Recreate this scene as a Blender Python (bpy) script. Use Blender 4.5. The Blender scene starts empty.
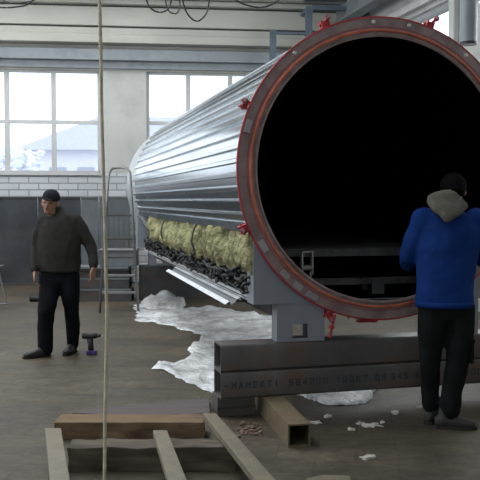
import bpy, bmesh, math, random
from mathutils import Vector, Matrix, noise

# ------------------------------------------------------------------ camera, world, lights, exposure
S = bpy.context.scene
COL = S.collection
R = math.radians
FPX = 840.0
PITCH = math.atan(40.0 / FPX)
EYE = 1.6
cam = bpy.data.cameras.new('camera')
cam.sensor_width = 36.0
cam.lens = FPX / 480.0 * 36.0
cam.clip_end = 300
camo = bpy.data.objects.new('camera', cam)
COL.objects.link(camo)
camo.location = (0, 0, EYE)
camo.rotation_euler = (math.pi / 2 - PITCH, 0, 0)
S.camera = camo

W = bpy.data.worlds.new('overcast_sky')
S.world = W
W.use_nodes = True
wn = W.node_tree
bg = wn.nodes['Background']
tc = wn.nodes.new('ShaderNodeTexCoord')
sep = wn.nodes.new('ShaderNodeSeparateXYZ')
rmp = wn.nodes.new('ShaderNodeValToRGB')
wn.links.new(tc.outputs['Generated'], sep.inputs[0])
wn.links.new(sep.outputs['Z'], rmp.inputs[0])
rmp.color_ramp.elements[0].position = 0.0
rmp.color_ramp.elements[0].color = (0.80, 0.86, 0.94, 1)
rmp.color_ramp.elements[1].position = 0.6
rmp.color_ramp.elements[1].color = (0.95, 0.98, 1.0, 1)
wn.links.new(rmp.outputs[0], bg.inputs[0])
bg.inputs[1].default_value = 2.6

def area(name, loc, rot, sx, sy, power, col=(1, 1, 1)):
    l = bpy.data.lights.new(name, 'AREA')
    l.shape = 'RECTANGLE'; l.size = sx; l.size_y = sy; l.energy = power; l.color = col
    o = bpy.data.objects.new(name, l); COL.objects.link(o)
    o.location = loc; o.rotation_euler = rot
    return o
# added fill lamps standing in for daylight from roof lights and left windows
area('roof_fill', (-3.0, 9.5, 7.0), (0, 0, 0), 2.2, 11, 420, (0.95, 0.98, 1.0))
area('left_fill', (-7.8, 9.5, 3.6), (0, R(-90), 0), 3.0, 12, 330, (0.93, 0.97, 1.0))

area('right_fill', (3.1, 11.4, 3.4), (0, R(68), R(13)), 2.2, 5.5, 170, (0.95, 0.98, 1.0))  # added fill lamp inside the hall, brightens the floor behind the vessel
S.view_settings.view_transform = 'Standard'
S.view_settings.look = 'None'
S.view_settings.exposure = 0.0
S.view_settings.gamma = 1.0
S.view_settings.use_curve_mapping = False
S.cycles.use_denoising = True
S.cycles.max_bounces = 8
S.cycles.sample_clamp_indirect = 6

# ------------------------------------------------------------------ helpers
def ray(px, py):
    x = (px - 240) / FPX; y = -(py - 240) / FPX
    f = Vector((0, math.cos(PITCH), -math.sin(PITCH))); u = Vector((0, math.sin(PITCH), math.cos(PITCH)))
    return Vector((x, 0, 0)) + u * y + f
def at(px, py, Y):
    d = ray(px, py); return Vector((0, 0, EYE)) + d * (Y / d.y)
def gnd(px, py, z=0.0):
    d = ray(px, py); return Vector((0, 0, EYE)) + d * ((z - EYE) / d.z)

def mat(name, col, rough=0.6, metal=0.0, var=0.15, scale=6.0, bump=0.15, bscale=40.0, bdist=0.01, spec=None, stain=None, stain_amt=0.5, stain_scale=2.0):
    m = bpy.data.materials.new(name); m.use_nodes = True
    nt = m.node_tree; N = nt.nodes; L = nt.links
    p = N['Principled BSDF']
    t = N.new('ShaderNodeTexCoord')
    n = N.new('ShaderNodeTexNoise'); n.inputs['Scale'].default_value = scale; n.inputs['Detail'].default_value = 6
    L.new(t.outputs['Object'], n.inputs['Vector'])
    r = N.new('ShaderNodeValToRGB')
    r.color_ramp.elements[0].position = 0.3; r.color_ramp.elements[1].position = 0.7
    r.color_ramp.elements[0].color = tuple(max(0, c * (1 - var)) for c in col) + (1,)
    r.color_ramp.elements[1].color = tuple(min(1, c * (1 + var)) for c in col) + (1,)
    L.new(n.outputs['Fac'], r.inputs[0])
    out = r.outputs[0]
    if stain:
        n2 = N.new('ShaderNodeTexNoise'); n2.inputs['Scale'].default_value = stain_scale; n2.inputs['Detail'].default_value = 8
        n2.inputs['Roughness'].default_value = 0.7
        L.new(t.outputs['Object'], n2.inputs['Vector'])
        r2 = N.new('ShaderNodeValToRGB'); r2.color_ramp.elements[0].position = 0.48; r2.color_ramp.elements[1].position = 0.66
        r2.color_ramp.elements[0].color = (0, 0, 0, 1); r2.color_ramp.elements[1].color = (stain_amt,) * 3 + (1,)
        L.new(n2.outputs['Fac'], r2.inputs[0])
        mx = N.new('ShaderNodeMixRGB'); mx.inputs[2].default_value = tuple(stain) + (1,)
        L.new(r2.outputs[0], mx.inputs[0]); L.new(out, mx.inputs[1]); out = mx.outputs[0]
    L.new(out, p.inputs['Base Color'])
    p.inputs['Roughness'].default_value = rough
    p.inputs['Metallic'].default_value = metal
    if spec is not None: p.inputs['Specular IOR Level'].default_value = spec
    if bump:
        b = N.new('ShaderNodeBump'); b.inputs['Strength'].default_value = bump; b.inputs['Distance'].default_value = bdist
        n3 = N.new('ShaderNodeTexNoise'); n3.inputs['Scale'].default_value = bscale; n3.inputs['Detail'].default_value = 4
        L.new(t.outputs['Object'], n3.inputs['Vector']); L.new(n3.outputs['Fac'], b.inputs['Height'])
        L.new(b.outputs[0], p.inputs['Normal'])
    m['out'] = ''
    return m

def tag(o, label=None, cat=None, group=None, kind=None):
    if label: o['label'] = label
    if cat: o['category'] = cat
    if group: o['group'] = group
    if kind: o['kind'] = kind
    return o
def empty(name, loc=(0, 0, 0), rz=0, label=None, cat=None, group=None):
    o = bpy.data.objects.new(name, None); COL.objects.link(o)
    o.location = loc; o.rotation_euler = (0, 0, rz); o.empty_display_size = 0.1
    return tag(o, label, cat, group)

class MB:
    def __init__(s): s.bm = bmesh.new(); s.mi = 0
    def faces(s, vs, fs, M=None):
        if M is not None: vs = [M @ Vector(v) for v in vs]
        bv = [s.bm.verts.new(v) for v in vs]
        for f in fs:
            try:
                q = s.bm.faces.new([bv[i] for i in f]); q.material_index = s.mi
            except ValueError: pass
        return s
    def box(s, x0, x1, y0, y1, z0, z1, M=None):
        vs = [(x, y, z) for z in (z0, z1) for y in (y0, y1) for x in (x0, x1)]
        return s.faces(vs, [(0, 2, 3, 1), (4, 5, 7, 6), (0, 1, 5, 4), (2, 6, 7, 3), (0, 4, 6, 2), (1, 3, 7, 5)], M)
    def prism(s, pts, y0, y1, M=None):          # polygon in x,z extruded along y
        n = len(pts)
        vs = [(p[0], y0, p[1]) for p in pts] + [(p[0], y1, p[1]) for p in pts]
        fs = [tuple(range(n)), tuple(range(2 * n - 1, n - 1, -1))] + [(i, n + i, n + (i + 1) % n, (i + 1) % n) for i in range(n)]
        return s.faces(vs, fs, M)
    def loft(s, pts, rads, seg=16, ref=(1, 0, 0), M=None, cap=True):
        pts = [Vector(p) for p in pts]; n = len(pts); vs = []; fs = []
        for i, p in enumerate(pts):
            t = (pts[min(i + 1, n - 1)] - pts[max(i - 1, 0)]).normalized()
            a = Vector(ref); a = a - a.dot(t) * t
            if a.length < 1e-4: a = Vector((0, 1, 0)) - t.y * t
            a.normalize(); b = t.cross(a)
            r = rads[i]; r = (r, r) if isinstance(r, (int, float)) else r
            for k in range(seg):
                an = 2 * math.pi * k / seg
                vs.append(p + a * (math.cos(an) * r[0]) + b * (math.sin(an) * r[1]))
        for i in range(n - 1):
            for k in range(seg):
                k2 = (k + 1) % seg
                fs.append((i * seg + k, i * seg + k2, (i + 1) * seg + k2, (i + 1) * seg + k))
        if cap:
            fs.append(tuple(range(seg - 1, -1, -1))); fs.append(tuple((n - 1) * seg + k for k in range(seg)))
        return s.faces(vs, fs, M)
    def tube(s, pts, r, seg=8, M=None): return s.loft(pts, [r] * len(pts), seg, M=M)
    def cyl(s, a, b, r, seg=20, M=None): return s.loft([a, b], [r, r], seg, M=M)
    def ell(s, c, r, M=None, rot=None, seg=16, rings=10):
        c = Vector(c); rot = rot or Matrix.Identity(3); vs = [c + rot @ Vector((0, 0, -r[2]))]; fs = []
        for j in range(1, rings):
            ph = -math.pi / 2 + math.pi * j / rings
            for k in range(seg):
                an = 2 * math.pi * k / seg
                vs.append(c + rot @ Vector((r[0] * math.cos(ph) * math.cos(an), r[1] * math.cos(ph) * math.sin(an), r[2] * math.sin(ph))))
        vs.append(c + rot @ Vector((0, 0, r[2])))
        for k in range(seg):
            k2 = (k + 1) % seg
            fs.append((0, 1 + k2, 1 + k)); l = 1 + (rings - 2) * seg
            fs.append((l + k, l + k2, len(vs) - 1))
            for j in range(rings - 2):
                a0 = 1 + j * seg
                fs.append((a0 + k, a0 + k2, a0 + seg + k2, a0 + seg + k))
        return s.faces(vs, fs, M)
    def lathe(s, prof, a0=0.0, a1=360.0, seg=96, closed=True, M=None):
        # profile of (radius, y) turned about the y axis; angle measured from +x towards +z
        full = abs(a1 - a0) >= 359.9; n = len(prof); cnt = seg if full else seg + 1; vs = []; fs = []
        for i in range(cnt):
            a = R(a0 + (a1 - a0) * i / seg)
            for (r, y) in prof: vs.append((r * math.cos(a), y, r * math.sin(a)))
        m = n if closed else n - 1
        for i in range(seg):
            i2 = (i + 1) % cnt
            for j in range(m):
                j2 = (j + 1) % n
                fs.append((i * n + j, i * n + j2, i2 * n + j2, i2 * n + j))
        if closed and not full:
            fs.append(tuple(range(n))); fs.append(tuple((cnt - 1) * n + j for j in range(n - 1, -1, -1)))
        return s.faces(vs, fs, M)
    def build(s, name, m, parent=None, smooth=False, bevel=0, seg=2, norm=True):
        if norm: bmesh.ops.recalc_face_normals(s.bm, faces=s.bm.faces)
        me = bpy.data.meshes.new(name); s.bm.to_mesh(me); s.bm.free()
        for mm in (m if isinstance(m, (list, tuple)) else [m]): me.materials.append(mm)
        if smooth:
            for p in me.polygons: p.use_smooth = True
        o = bpy.data.objects.new(name, me); COL.objects.link(o)
        if parent is not None: o.parent = parent
        if bevel:
            b = o.modifiers.new('bevel', 'BEVEL'); b.width = bevel; b.segments = seg; b.limit_method = 'ANGLE'
        return o
def autosmooth(o, ang=35):
    me = o.data
    for p in me.polygons: p.use_smooth = True
    bm = bmesh.new(); bm.from_mesh(me)
    for e in bm.edges:
        if len(e.link_faces) == 2 and e.calc_face_angle(0) > R(ang): e.smooth = False
    bm.to_mesh(me); bm.free()
    return o
def copy_tree(o, parent=None):
    c = o.copy(); COL.objects.link(c)
    if parent is not None: c.parent = parent
    for ch in [k for k in COL.objects if k.parent == o]: copy_tree(ch, c)
    return c

# ------------------------------------------------------------------ materials
m_plaster = mat('painted_concrete', (0.48, 0.485, 0.465), 0.85, var=0.12, scale=1.2, bump=0.3, bscale=8, stain=(0.22, 0.21, 0.19), stain_amt=0.35, stain_scale=1.5)
m_panel_wall = mat('grey_concrete_panel', (0.41, 0.405, 0.365), 0.9, var=0.14, scale=1.0, bump=0.3, bscale=10, stain=(0.30, 0.30, 0.26), stain_amt=0.35)
m_blue_beam = mat('blue_grey_paint', (0.25, 0.275, 0.29), 0.7, var=0.15, scale=2, stain=(0.1, 0.12, 0.14), stain_amt=0.5)
m_frame = mat('white_window_paint', (0.5, 0.5, 0.5), 0.6, var=0.05, bump=0)
m_crane = mat('crane_runway_paint', (0.13, 0.145, 0.155), 0.6, stain=(0.2, 0.21, 0.21), stain_amt=0.5)
m_dark_blue = mat('dark_blue_paint', (0.09, 0.115, 0.145), 0.6)
m_dark_steel = mat('dark_mill_steel', (0.060, 0.062, 0.066), 0.55, 0.3, var=0.3, scale=4, stain=(0.10, 0.055, 0.03), stain_amt=0.6, stain_scale=5)
m_beam = mat('weathered_beam_steel', (0.105, 0.10, 0.10), 0.5, 0.3, var=0.3, scale=3, stain=(0.13, 0.075, 0.045), stain_amt=0.75, stain_scale=4)
m_black = mat('black_rubber', (0.008, 0.008, 0.009), 0.55, bump=0.2)
m_inside = mat('shade_black_steel', (0.0016, 0.0016, 0.002), 1.0, 0.0, var=0.3, scale=3, spec=0.0, bump=0)  # near-black base colour paints in the shade inside the vessel
m_clad = mat('galvanised_sheet', (0.56, 0.60, 0.64), 0.2, 1.0, var=0.08, scale=5, bump=0)
m_bright = mat('bright_sheet_edge', (0.72, 0.74, 0.77), 0.35, 0.3, var=0.08, bump=0)
m_flange = mat('flange_steel', (0.27, 0.20, 0.195), 0.6, 0.3, var=0.25, scale=6, stain=(0.17, 0.11, 0.095), stain_amt=0.7, stain_scale=5)
m_lug = mat('bare_machined_steel', (0.33, 0.31, 0.33), 0.4, 0.5, var=0.15)
m_orange = mat('orange_seal', (0.46, 0.12, 0.07), 0.5, var=0.3, scale=9)
m_red = mat('red_paint', (0.34, 0.022, 0.035), 0.5, var=0.25, scale=10)
m_grey_paint = mat('grey_support_paint', (0.215, 0.232, 0.265), 0.55, var=0.06, scale=3, bump=0.05)
m_wood = mat('old_timber', (0.19, 0.125, 0.07), 0.85, var=0.3, scale=7, bump=0.5, bscale=25, stain=(0.05, 0.035, 0.025), stain_amt=0.8, stain_scale=6)
m_wood_dark = mat('dark_timber', (0.085, 0.068, 0.05), 0.85, var=0.35, scale=6, bump=0.5, bscale=25, stain=(0.15, 0.115, 0.08), stain_amt=0.5, stain_scale=4)
m_wood_purple = mat('weathered_plank', (0.105, 0.085, 0.088), 0.85, var=0.3, scale=6, bump=0.5, bscale=25, stain=(0.08, 0.06, 0.06), stain_amt=0.7, stain_scale=6)
m_bar = mat('pale_steel_bar', (0.185, 0.16, 0.115), 0.55, 0.2, var=0.15, scale=10, stain=(0.17, 0.13, 0.09), stain_amt=0.5, stain_scale=7)
m_bar_rust = mat('olive_box_steel', (0.15, 0.125, 0.075), 0.6, 0.2, var=0.2, scale=8, stain=(0.14, 0.08, 0.05), stain_amt=0.7, stain_scale=5)
m_rope = mat('cream_rope', (0.55, 0.49, 0.37), 0.8, var=0.2, scale=30, bump=0.6, bscale=150)
m_alu = mat('aluminium', (0.22, 0.225, 0.23), 0.45, 0.6, var=0.1, bump=0)
m_white = mat('white_scrap', (0.55, 0.53, 0.48), 0.7, var=0.1)
m_stencil = mat('stencil_ink', (0.045, 0.048, 0.056), 0.8, var=0.2, bump=0)

def wood_grain(m, sc=(1.5, 14, 14)):
    nt = m.node_tree
    t = [n for n in nt.nodes if n.type == 'TEX_COORD'][0]
    mp = nt.nodes.new('ShaderNodeMapping'); mp.inputs['Scale'].default_value = sc
    nt.links.new(t.outputs['Object'], mp.inputs['Vector'])
    for n in nt.nodes:
        if n.type == 'TEX_NOISE':
            nt.links.new(mp.outputs[0], n.inputs['Vector']); n.inputs['Scale'].default_value = 1.6
for m in (m_wood, m_wood_dark, m_wood_purple): wood_grain(m)

def brick_mat():
    m = bpy.data.materials.new('whitewashed_block'); m.use_nodes = True
    nt = m.node_tree; N = nt.nodes; L = nt.links; p = N['Principled BSDF']
    t = N.new('ShaderNodeTexCoord'); sp = N.new('ShaderNodeSeparateXYZ'); cb = N.new('ShaderNodeCombineXYZ')
    L.new(t.outputs['Object'], sp.inputs[0]); L.new(sp.outputs[0], cb.inputs[0]); L.new(sp.outputs[2], cb.inputs[1])
    b = N.new('ShaderNodeTexBrick'); L.new(cb.outputs[0], b.inputs['Vector'])
    b.inputs['Scale'].default_value = 1.0; b.inputs['Brick Width'].default_value = 0.37; b.inputs['Row Height'].default_value = 0.128
    b.inputs['Mortar Size'].default_value = 0.012; b.inputs['Mortar Smooth'].default_value = 0.4
    b.inputs['Color1'].default_value = (0.56, 0.58, 0.60, 1); b.inputs['Color2'].default_value = (0.46, 0.48, 0.50, 1)
    b.inputs['Mortar'].default_value = (0.30, 0.31, 0.33, 1)
    L.new(b.outputs['Color'], p.inputs['Base Color']); p.inputs['Roughness'].default_value = 0.85
    bp = N.new('ShaderNodeBump'); bp.invert = True; bp.inputs['Strength'].default_value = 0.8; bp.inputs['Distance'].default_value = 0.02
    L.new(b.outputs['Fac'], bp.inputs['Height']); L.new(bp.outputs[0], p.inputs['Normal'])
    return m
m_brick = brick_mat()

def floor_mat():
    m = bpy.data.materials.new('dirty_paved_floor'); m.use_nodes = True
    nt = m.node_tree; N = nt.nodes; L = nt.links; p = N['Principled BSDF']
    t = N.new('ShaderNodeTexCoord')
    mp = N.new('ShaderNodeMapping'); mp.inputs['Rotation'].default_value = (0, 0, R(8)); L.new(t.outputs['Object'], mp.inputs['Vector'])
    n1 = N.new('ShaderNodeTexNoise'); n1.inputs['Scale'].default_value = 0.9; n1.inputs['Detail'].default_value = 8; n1.inputs['Roughness'].default_value = 0.65
    L.new(mp.outputs[0], n1.inputs['Vector'])
    r1 = N.new('ShaderNodeValToRGB')
    r1.color_ramp.elements[0].position = 0.35; r1.color_ramp.elements[0].color = (0.051, 0.043, 0.031, 1)
    r1.color_ramp.elements[1].position = 0.7; r1.color_ramp.elements[1].color = (0.130, 0.108, 0.077, 1)
    L.new(n1.outputs['Fac'], r1.inputs[0])
    b = N.new('ShaderNodeTexBrick'); L.new(mp.outputs[0], b.inputs['Vector'])
    b.inputs['Scale'].default_value = 1.0; b.inputs['Brick Width'].default_value = 0.50; b.inputs['Row Height'].default_value = 0.30
    b.inputs['Mortar Size'].default_value = 0.009; b.inputs['Mortar Smooth'].default_value = 0.7
    b.inputs['Color1'].default_value = (1, 1, 1, 1); b.inputs['Color2'].default_value = (0.88, 0.88, 0.88, 1); b.inputs['Mortar'].default_value = (0.62, 0.6, 0.58, 1)
    mx = N.new('ShaderNodeMixRGB'); mx.blend_type = 'MULTIPLY'; mx.inputs[0].default_value = 0.85
    L.new(r1.outputs[0], mx.inputs[1]); L.new(b.outputs['Color'], mx.inputs[2])
    n2 = N.new('ShaderNodeTexNoise'); n2.inputs['Scale'].default_value = 14; n2.inputs['Detail'].default_value = 8; n2.inputs['Roughness'].default_value = 0.75
    L.new(t.outputs['Object'], n2.inputs['Vector'])
    r2 = N.new('ShaderNodeValToRGB'); r2.color_ramp.elements[0].position = 0.35; r2.color_ramp.elements[0].color = (0.62, 0.61, 0.60, 1)
    r2.color_ramp.elements[1].position = 0.72; r2.color_ramp.elements[1].color = (1.35, 1.35, 1.33, 1)
    L.new(n2.outputs['Fac'], r2.inputs[0])
    m2 = N.new('ShaderNodeMixRGB'); m2.blend_type = 'MULTIPLY'; m2.inputs[0].default_value = 0.8
    L.new(mx.outputs[0], m2.inputs[1]); L.new(r2.outputs[0], m2.inputs[2])
    n4 = N.new('ShaderNodeTexNoise'); n4.inputs['Scale'].default_value = 2.6; n4.inputs['Detail'].default_value = 10; n4.inputs['Roughness'].default_value = 0.8; n4.inputs['Distortion'].default_value = 0.6
    mp4 = N.new('ShaderNodeMapping'); mp4.inputs['Scale'].default_value = (0.8, 1.6, 1); L.new(t.outputs['Object'], mp4.inputs['Vector']); L.new(mp4.outputs[0], n4.inputs['Vector'])
    r4 = N.new('ShaderNodeValToRGB'); r4.color_ramp.elements[0].position = 0.34; r4.color_ramp.elements[0].color = (0.55, 0.54, 0.53, 1)
    r4.color_ramp.elements[1].position = 0.68; r4.color_ramp.elements[1].color = (1.35, 1.33, 1.3, 1); L.new(n4.outputs['Fac'], r4.inputs[0])
    m4 = N.new('ShaderNodeMixRGB'); m4.blend_type = 'MULTIPLY'; m4.inputs[0].default_value = 1.0
    L.new(m2.outputs[0], m4.inputs[1]); L.new(r4.outputs[0], m4.inputs[2]); L.new(m4.outputs[0], p.inputs['Base Color'])
    r3 = N.new('ShaderNodeMapRange'); r3.inputs['To Min'].default_value = 0.42; r3.inputs['To Max'].default_value = 0.8; p.inputs['Specular IOR Level'].default_value = 0.4
    L.new(n1.outputs['Fac'], r3.inputs['Value']); L.new(r3.outputs[0], p.inputs['Roughness'])
    bp = N.new('ShaderNodeBump'); bp.inputs['Strength'].default_value = 0.35; bp.inputs['Distance'].default_value = 0.01
    L.new(n2.outputs['Fac'], bp.inputs['Height']); L.new(bp.outputs[0], p.inputs['Normal'])
    return m
m_floor = floor_mat()

def glass_mat():
    m = bpy.data.materials.new('window_glass'); m.use_nodes = True
    nt = m.node_tree; N = nt.nodes; L = nt.links
    N.remove(N['Principled BSDF']); o = N['Material Output']
    tr = N.new('ShaderNodeBsdfTransparent'); tr.inputs[0].default_value = (0.94, 0.96, 0.97, 1)
    gl = N.new('ShaderNodeBsdfGlossy'); gl.inputs['Roughness'].default_value = 0.05
    mx = N.new('ShaderNodeMixShader'); mx.inputs[0].default_value = 0.06
    L.new(tr.outputs[0], mx.inputs[1]); L.new(gl.outputs[0], mx.inputs[2]); L.new(mx.outputs[0], o.inputs[0])
    return m
m_glass = glass_mat()

def plastic_mat():
    m = mat('clear_polythene', (0.90, 0.92, 0.94), 0.2, var=0.06, scale=5, bump=1.0, bscale=22, bdist=0.03)
    nt = m.node_tree; N = nt.nodes; L = nt.links; p = N['Principled BSDF']; o = N['Material Output']
    tr = N.new('ShaderNodeBsdfTransparent'); mx = N.new('ShaderNodeMixShader')
    nn = N.new('ShaderNodeTexNoise'); nn.inputs['Scale'].default_value = 3.0; nn.inputs['Detail'].default_value = 5
    t = [n for n in N if n.type == 'TEX_COORD'][0]; L.new(t.outputs['Object'], nn.inputs['Vector'])
    mr = N.new('ShaderNodeMapRange'); mr.inputs['From Min'].default_value = 0.35; mr.inputs['From Max'].default_value = 0.65
    mr.inputs['To Min'].default_value = 0.48; mr.inputs['To Max'].default_value = 0.05
    L.new(nn.outputs['Fac'], mr.inputs['Value']); L.new(mr.outputs[0], mx.inputs[0])
    L.new(p.outputs[0], mx.inputs[1]); L.new(tr.outputs[0], mx.inputs[2]); L.new(mx.outputs[0], o.inputs[0])
    return m
m_plastic = plastic_mat()
m_film = plastic_mat(); m_film.name = 'thin_polythene'
for n_ in m_film.node_tree.nodes:
    if n_.type == 'MAP_RANGE': n_.inputs['To Min'].default_value = 0.75; n_.inputs['To Max'].default_value = 0.35

def wool_mat():
    return mat('mineral_wool', (0.22, 0.21, 0.105), 0.95, var=0.5, scale=9, bump=1.0, bscale=22, bdist=0.04, stain=(0.42, 0.40, 0.22), stain_amt=0.8, stain_scale=6)
m_wool = wool_mat()

# ------------------------------------------------------------------ setting
WROT = R(7.0)
WP = at(240, 200, 16.6); WP.z = 0
WM = Matrix.Translation(WP) @ Matrix.Rotation(WROT, 4, 'Z')       # back wall frame: x along the wall, y outwards
def wx(px, Y=None):
    d = ray(px, 200); n = Vector((-math.sin(WROT), math.cos(WROT), 0))
    t = (WP.dot(n)) / d.dot(n); P = d * t; P.z = 0
    return (WM.inverted() @ P).x
def wz(py, px):
    d = ray(px, py); n = Vector((-math.sin(WROT), math.cos(WROT), 0))
    t = WP.dot(n) / d.dot(n); return EYE + d.z * t

b = MB(); b.box(-9, 9, -7, 19.5, -0.2, 0)
tag(b.build('floor', m_floor), kind='structure')

x_corner = wx(352)
z_sill = wz(173, 60); z_top = wz(70, 60); z_mid = wz(121.5, 60)
w1 = (wx(-40), wx(101)); w2 = (wx(147), wx(272)); w0 = (wx(-40) - 5.2, wx(-40) - 0.9)
def back_wall():
    b = MB()
    # below the sill: whitewashed blocks
    b.mi = 1; b.box(-12, x_corner, 0, 0.4, 0, z_sill)
    b.mi = 0
    xs = [-12, w0[0], w0[1], w1[0], w1[1], w2[0], w2[1], x_corner]
    for i in range(0, 8, 2): b.box(xs[i], xs[i + 1], 0, 0.4, z_sill, z_top)
    b.mi = 2; b.box(-12, x_corner, 0, 0.4, z_top, 7.4)
    o = b.build('wall_back', [m_plaster, m_brick, m_panel_wall]); o.matrix_world = WM
    return tag(o, kind='structure')
back_wall()

def trim(name, y0, y1, za, zb, m, px=120, xa=-12, xb=None):
    b = MB(); b.box(xa, x_corner if xb is None else xb, y0, y1, za, zb)
    o = b.build(name, m, bevel=0.01); o.matrix_world = WM
    return tag(o, kind='structure')
Z = lambda y: wz(y, 120)
trim('trim_1', -0.22, 0, Z(62), Z(51), m_blue_beam)
trim('trim_2', -0.10, 0, Z(69.5), Z(62.3), m_blue_beam)
trim('trim_3', -0.34, 0, Z(46), Z(38), m_panel_wall)
trim('trim_4', -0.26, 0, Z(37.8), Z(30.5), m_panel_wall)
trim('trim_5', -0.30, 0, Z(29), Z(10.5), m_panel_wall)
trim('trim_6', -0.42, 0, Z(8.5), Z(4), m_panel_wall)
trim('trim_7', -0.62, 0, Z(3), 7.4, m_panel_wall)

def window(name, x0, x1, mull, M, za, zb, zm, nrm=1):
    b = MB(); t = 0.045
    b.box(x0, x1, 0.1, 0.2, za, za + 0.05); b.box(x0, x1, 0.1, 0.2, zb - 0.035, zb)
    b.box(x0, x0 + 0.06, 0.1, 0.2, za, zb); b.box(x1 - 0.06, x1, 0.1, 0.2, za, zb)
    for q in mull: b.box(q - t, q + t, 0.11, 0.19, za, zb)
    b.box(x0, x1, 0.115, 0.185, zm - 0.035, zm + 0.035)
    o = b.build(name, m_frame); o.matrix_world = M; tag(o, kind='structure')
    g = MB(); g.box(x0 + 0.02, x1 - 0.02, 0.147, 0.153, za + 0.02, zb - 0.02); g.build('pane', m_glass, o)
    s = MB(); s.box(x0 - 0.03, x1 + 0.03, -0.05, 0.2, za - 0.04, za); s.build('window_sill', m_frame, o)
    return o
window('window_1', w1[0], w1[1], [wx(7), wx(54)], WM, z_sill, z_top, z_mid)
window('window_2', w2[0], w2[1], [wx(189), wx(231)], WM, z_sill, z_top, z_mid)
window('window_3', w0[0], w0[1], [w0[0] + 1.4, w0[0] + 2.8], WM, z_sill, z_top, z_mid)

# right wall, parallel to the vessel
TANG = math.atan(200 / FPX)
CORN = WM @ Vector((x_corner, 0, 0))
RM = Matrix.Translation(CORN) @ Matrix.Rotation(TANG - math.pi / 2, 4, 'Z')    # x runs towards the viewer, y outwards
def ry(px):
    d = ray(px, 200); n = RM.to_3x3() @ Vector((0, 1, 0)); t = CORN.dot(n) / d.dot(n); P = d * t; P.z = 0
    return (RM.inverted() @ P).x
ra, rb = ry(384), ry(451)
def right_wall():
    b = MB(); zt = 4.66
    for x0, x1 in ((-0.4, ra), (rb, rb + 1.6), (rb + 4.2, rb + 5.6), (rb + 8.2, 25)): b.box(x0, x1, 0, 0.4, 0, 7.4)
    for x0, x1 in ((ra, rb), (rb + 1.6, rb + 4.2), (rb + 5.6, rb + 8.2)):
        b.box(x0, x1, 0, 0.4, 0, 2.1); b.box(x0, x1, 0, 0.4, zt, 7.4)
    o = b.build('wall_right', m_plaster); o.matrix_world = RM
    tag(o, kind='structure')
    for i, (x0, x1) in enumerate(((ra, rb), (rb + 1.6, rb + 4.2), (rb + 5.6, rb + 8.2))):
        window('window_%d' % (i + 4), x0, x1, [] if i == 0 else [(x0 + x1) / 2], RM, 2.1, zt, 3.0)
    # crane runway along the wall
    b = MB(); b.box(0, 20, -0.55, -0.30, 5.42, 5.46); b.box(0, 20, -0.44, -0.41, 5.02, 5.42); b.box(0, 20, -0.55, -0.30, 4.98, 5.02)
    o = b.build('trim_8', m_crane); o.matrix_world = RM; tag(o, kind='structure')
    b = MB(); b.box(0, 20, -0.12, 0, 4.72, 4.86)
    o = b.build('trim_9', m_plaster, bevel=0.01); o.matrix_world = RM; tag(o, kind='structure')
    b = MB(); b.box(rb + 0.03, rb + 0.20, -0.10, 0, 0, 7.3)
    o = b.build('column', m_plaster, bevel=0.02); o.matrix_world = RM; tag(o, kind='structure')
right_wall()

# left wall with tall windows, unseen roof with a gap shaped to let sky light in
def left_wall():
    b = MB(); wins = [(-5 + i * 4.2, -5 + i * 4.2 + 3.2) for i in range(5)]
    y = -7
    for a, c in wins: b.box(-8.4, -8, y, a, 0, 7.4); b.box(-8.4, -8, a, c, 0, 2.1); b.box(-8.4, -8, a, c, 5.2, 7.4); y = c
    b.box(-8.4, -8, y, 18, 0, 7.4)
    tag(b.build('wall_left', m_plaster), kind='structure')
    for i, (a, c) in enumerate(wins):
        LM = Matrix.Translation((-8, 0, 0)) @ Matrix.Rotation(math.pi / 2, 4, 'Z')
        window('window_%d' % (i + 7), a, c, [(a + c) / 2], LM, 2.1, 5.2, 3.6)
left_wall()
b = MB()
for x0, x1 in ((-9, -4.2), (-1.8, 9)): b.box(x0, x1, -7, 19.5, 7.4, 7.6)
b.box(-4.2, -1.8, -7, -3, 7.4, 7.6); b.box(-4.2, -1.8, 13, 19.5, 7.4, 7.6)
tag(b.build('ceiling', m_panel_wall), kind='structure')
b = MB(); b.box(-8.4, -1.0, -7.4, -7, 0, 7.4); b.box(4.0, 9, -7.4, -7, 0, 7.4); b.box(-1.0, 4.0, -7.4, -7, 4.2, 7.4)  # unseen wall added behind the camera to cut the front light
tag(b.build('front_light_block', m_plaster), kind='structure')

# ------------------------------------------------------------------ outside the windows
m_house = mat('haze_render', (0.68, 0.70, 0.78), 0.9, var=0.04)  # haze and overexposure are painted into the pale house colours
m_roof = mat('haze_roof', (0.55, 0.58, 0.70), 0.8, var=0.05)
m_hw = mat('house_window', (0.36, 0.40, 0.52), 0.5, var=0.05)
m_tree = mat('haze_foliage', (0.75, 0.79, 0.86), 0.9, var=0.1, scale=2)  # haze painted into the foliage as a pale blue colour
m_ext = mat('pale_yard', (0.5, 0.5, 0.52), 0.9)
b = MB(); b.box(-60, 60, 18.6, 110, -0.4, -0.25); tag(b.build('ground', m_ext), kind='structure')
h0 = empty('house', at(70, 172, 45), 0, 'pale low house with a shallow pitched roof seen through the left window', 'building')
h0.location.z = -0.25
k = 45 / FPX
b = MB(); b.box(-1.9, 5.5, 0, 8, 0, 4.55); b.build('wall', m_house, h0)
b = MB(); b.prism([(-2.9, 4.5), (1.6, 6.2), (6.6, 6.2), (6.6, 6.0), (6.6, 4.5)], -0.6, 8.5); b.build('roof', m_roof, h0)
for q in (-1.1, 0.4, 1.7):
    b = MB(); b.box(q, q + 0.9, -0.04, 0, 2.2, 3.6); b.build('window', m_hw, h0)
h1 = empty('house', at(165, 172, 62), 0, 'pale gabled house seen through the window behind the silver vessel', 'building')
h1.location.z = -0.25
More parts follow.
